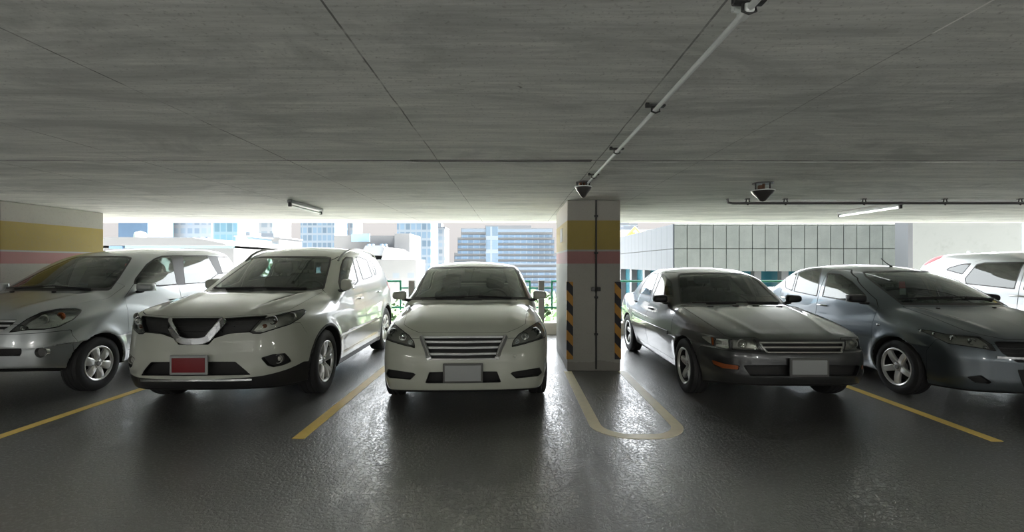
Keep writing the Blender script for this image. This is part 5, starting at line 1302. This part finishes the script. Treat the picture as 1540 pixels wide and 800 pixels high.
# concrete panel building on the right
def panels():
    d = 16.0; k = d / FPX
    o = empty('concrete_building', (0, d, GZ)); tag(o, 'grey concrete panel building facing the deck behind charcoal saloon', 'building')
    def X(px): return (px - VX)*k
    def Z(py): return CAMH - (py - VY)*k - GZ
    t = NT('weathered concrete panels'); v = t.coords('Object'); n = t.noise(v, 1.4, 5, .65); n2 = t.noise(t.coords('Object', (4, 4, .5)), 1.5, 5, .6); n3 = t.noise(v, 22, 4, .7)
    c = t.mix(n2, (.125, .142, .136), (.17, .185, .175)); c = t.mix(t.ramp(n, [(.4, .5), (.6, 0)]), c, (.11, .125, .12)); c = t.mix(t.ramp(n3, [(.3, .3), (.5, 0)]), c, (.09, .10, .095))
    pm_ = t.bsdf(c, .85, 0, .2)
    joint = simple('panel joint', (.05, .058, .055), .9)
    xa, xb = X(1013), X(1366); zb, zt = Z(408), Z(336.8)
    mb = MB(); mb.box((xa + .03, .05, zb), (xb, 16, zt)); mb.build('core_wall', joint, o)
    # left flank panels run back from the corner
    t2 = NT('pale ribbed cladding'); v = t2.coords('Object'); sx = t2.n('ShaderNodeSeparateXYZ'); t2.l(v, sx.inputs[0])
    rib = t2.math('FRACT', t2.math('MULTIPLY', sx.outputs[1], 1.6)); n = t2.noise(v, 2.0, 4)
    c = t2.mix(t2.math('LESS_THAN', rib, .12), t2.mix(n, (.060, .072, .086), (.074, .086, .10)), (.050, .060, .073)); cl = t2.bsdf(c, .7, 0, .3)
    for za, zc in ((zb, Z(374.6)), (Z(373.6), zt)):
        mb = MB(); mb.box((xa - .01, .02, za), (xa + .035, 15.9, zc)); mb.build('flank_cladding', cl, o)
    n_ = 18; cw = (xb - xa)/n_
    for i in range(n_):
        for (za, zc) in ((zb, Z(374.6)), (Z(373.4), Z(339.6)), (Z(339.0), zt)):
            g_ = .014 if i % 2 else .02
            mb = MB(); mb.box((xa + i*cw + g_*.5 + .02, 0, za), (xa + (i+1)*cw - g_*.5 + .012, .06, zc)); mb.build('wall_panel', pm_, o, .006)
    # recessed ground storey with glazing and columns
    teal = simple('teal shop glazing', (.02, .09, .12), .2)
    mb = MB(); mb.box((xa + .3, 1.0, 0), (xb, 15, zb)); mb.build('recessed_glazing', teal, o)
    for i in range(9):
        x = xa + .2 + i*(xb - xa - .4)/8
        mb = MB(); mb.box((x - .12, .35, 0), (x + .12, .6, zb)); mb.build('column', hz_white, o)
    for i in range(7):
        y = 1.5 + i*2.2
        mb = MB(); mb.box((xa + .05, y, 0), (xa + .3, y + .3, zb)); mb.build('column', hz_white, o)
    # white wall that follows
    o2 = empty('rendered_wall', (0, 14.0, GZ)); k2 = 14.0/FPX
    tag(o2, 'plain off-white rendered wall with faint stains at far right', 'wall')
    t = NT('stained white render'); v = t.coords('Object'); n = t.noise(v, 1.2, 6, .7, .5); n2 = t.noise(v, 8, 5, .7)
    c = t.mix(t.math('MULTIPLY', t.ramp(n, [(.5, 0.0), (.62, 1.0)]), t.ramp(n2, [(.45, 0.0), (.7, .6)])), (.22, .235, .225), (.15, .16, .15)); rm = t.bsdf(c, .8)
    mb = MB(); mb.box(((1365.5 - VX)*k2, 0, 0), ((1537 - VX)*k2, .4, 17.0)); mb.build('wall_face', rm, o2)
    mb = MB(); mb.box(((1365.5 - VX)*k2 - .03, -.04, 0), ((1371 - VX)*k2, .44, 17.0)); mb.build('corner_strip', hz_white, o2)
panels()
o, w, h = block('office_tower', 'pale blue tower peeking past the rendered wall at right edge', 'building', 1538, 1640, 300, 70, 8, hz_blue); clean(o)
# ground, hedge trees below the deck, podium added to bounce sun inward
t = NT('hazy street ground'); v = t.coords('Object'); n = t.noise(v, .05, 5); mg = t.bsdf(t.mix(n, (.09, .095, .095), (.14, .14, .138)), .9)
mb = MB(); mb.box((-500, EDGE + .5, GZ - 1), (500, 900, GZ)); tag(mb.build('ground', mg), kind='structure')
mb = MB(); mb.box((-500, -500, GZ - 1), (500, EDGE + .5, GZ)); tag(mb.build('ground', mg), kind='structure')
mb = MB(); mb.box((-110, 24.0, GZ), (110, 78, -6.0)); tag(mb.build('ground', simple('added bounce podium', (.52, .52, .50), .85, grain=.08, gscale=.6)), kind='structure')  # podium added to throw sunlight up to the deck ceiling
leaf = simple('leaf green', (.045, .09, .032), .7, grain=.35, gscale=3)
bark = simple('tree bark', (.16, .12, .09), .9)
def tree(x, y, ztop, r, label, seed):
    rnd = random.Random(seed); o = empty('tree', (x, y, GZ)); tag(o, label, 'tree', 'trees below the deck edge'); H = ztop - GZ
    mb = MB(); mb.tube([(0, 0, 0), (.1, .05, H*.4), (0, 0, H*.8)], [.28, .2, .1], 8); mb.build('trunk', bark, o)
    vs, fs = [], []
    for i in range(2600):
        a, b = rnd.uniform(0, 2*PI), math.acos(rnd.uniform(-1, 1)); rr = r * rnd.uniform(.55, 1.0) * (1 + .22*math.sin(3*a + seed)*math.sin(2*b))
        c = Vector((rr*math.sin(b)*math.cos(a), rr*math.sin(b)*math.sin(a), H - r*.8 + rr*.8*math.cos(b)))
        u = Vector((rnd.gauss(0, 1), rnd.gauss(0, 1), rnd.gauss(0, .6))).normalized() * .17; w_ = u.orthogonal().normalized() * .10
        k = len(vs); vs += [c - u, c + w_, c + u, c - w_]; fs.append((k, k+1, k+2, k+3))
    mb = MB(); mb.add(vs, fs); mb.build('crown', leaf, o, recalc=False)
tree(1.0, 15.5, .55, 1.9, 'leafy tree below the deck edge between pearl saloon and pillar', 1)
tree(-3.4, 17.5, .2, 2.0, 'leafy tree below the deck edge behind white SUV', 2)
tree(5.6, 14.2, -1.2, 1.6, 'leafy tree below the deck edge behind the charcoal saloon', 3)

# ------------------------------------------------------------------ light: overcast sky, and fill battens added behind the camera
w = bpy.data.worlds.new('overcast sky'); C.world = w; w.use_nodes = True
nt = w.node_tree; nt.nodes.clear()
out = nt.nodes.new('ShaderNodeOutputWorld'); bg = nt.nodes.new('ShaderNodeBackground'); tc = nt.nodes.new('ShaderNodeTexCoord'); sp = nt.nodes.new('ShaderNodeSeparateXYZ')
rp = nt.nodes.new('ShaderNodeValToRGB'); e = rp.color_ramp.elements
nt.links.new(tc.outputs['Generated'], sp.inputs[0])
mr = nt.nodes.new('ShaderNodeMapRange'); mr.inputs[1].default_value = 0.0; mr.inputs[2].default_value = 1.0; nt.links.new(sp.outputs[2], mr.inputs[0]); nt.links.new(mr.outputs[0], rp.inputs[0])
e[0].position = 0.0; e[0].color = (.41, .395, .39, 1)
e[1].position = .10; e[1].color = (.45, .435, .43, 1)
x = e.new(.19); x.color = (4.4, 4.6, 4.8, 1)
x = e.new(.6); x.color = (4.2, 4.4, 4.6, 1)
az = nt.nodes.new('ShaderNodeMapRange'); az.interpolation_type = 'SMOOTHSTEP'      # the haze is brightest round the veiled sun, ahead of the deck
az.inputs[1].default_value = -.5; az.inputs[2].default_value = .5; az.inputs[3].default_value = .22; az.inputs[4].default_value = 1.0
nt.links.new(sp.outputs[1], az.inputs[0]); nt.links.new(az.outputs[0], bg.inputs[1]); nt.links.new(rp.outputs[0], bg.inputs[0]); nt.links.new(bg.outputs[0], out.inputs[0])
sd = bpy.data.lights.new('hazy sun', 'SUN'); sd.energy = 78; sd.angle = math.radians(6); sd.color = (1.0, .96, .90)
so = bpy.data.objects.new('hazy sun', sd); COL.objects.link(so); so.rotation_euler = (0, math.radians(28), 0); so.location = (40, 60, 60)
def lamp(x, y, power, sx_=.10, sy_=1.2):
    d = bpy.data.lights.new('added fill light', 'AREA'); d.shape = 'RECTANGLE'; d.size = sx_; d.size_y = sy_; d.energy = power; d.color = (1.0, .985, .93)
    o = bpy.data.objects.new('added fill light', d); COL.objects.link(o); o.location = (x, y, CEIL - .11)
LIGHTS = [(-6.0, -1.5), (-2.0, -1.5), (2.0, -1.5), (6.0, -1.5), (-4.0, -5.5), (0.0, -5.5), (4.0, -5.5)]  # unseen fill lamps added to brighten the car fronts and lane
names = ['far left', 'left', 'right', 'far right', 'rear left', 'rear middle', 'rear right']
for (x, y), nm in zip(LIGHTS, names):
    batten(x, y - .6, y + .6, 'unseen fill batten added over the driving lane, ' + nm + ' of the lane', True, 'added fill battens behind the camera'); lamp(x, y, 36)

cam = bpy.data.cameras.new('camera'); co = bpy.data.objects.new('camera', cam); COL.objects.link(co); C.camera = co
cam.sensor_width = 36; cam.lens = 36 * FPX / 1540; cam.shift_x = -(VX - 770) / 1540; cam.shift_y = (VY - 400) / 1540
co.location = (0, 0, CAMH); co.rotation_euler = (PI/2, 0, 0); cam.clip_end = 2000; cam.clip_start = .05
C.view_settings.view_transform = 'Standard'; C.view_settings.look = 'None'; C.view_settings.gamma = 1.0; C.view_settings.exposure = 0.88
C.view_settings.use_curve_mapping = False
C.cycles.max_bounces = 10; C.cycles.transparent_max_bounces = 16; C.cycles.diffuse_bounces = 5; C.cycles.glossy_bounces = 5
C.cycles.use_denoising = True; C.cycles.sample_clamp_indirect = 6.0
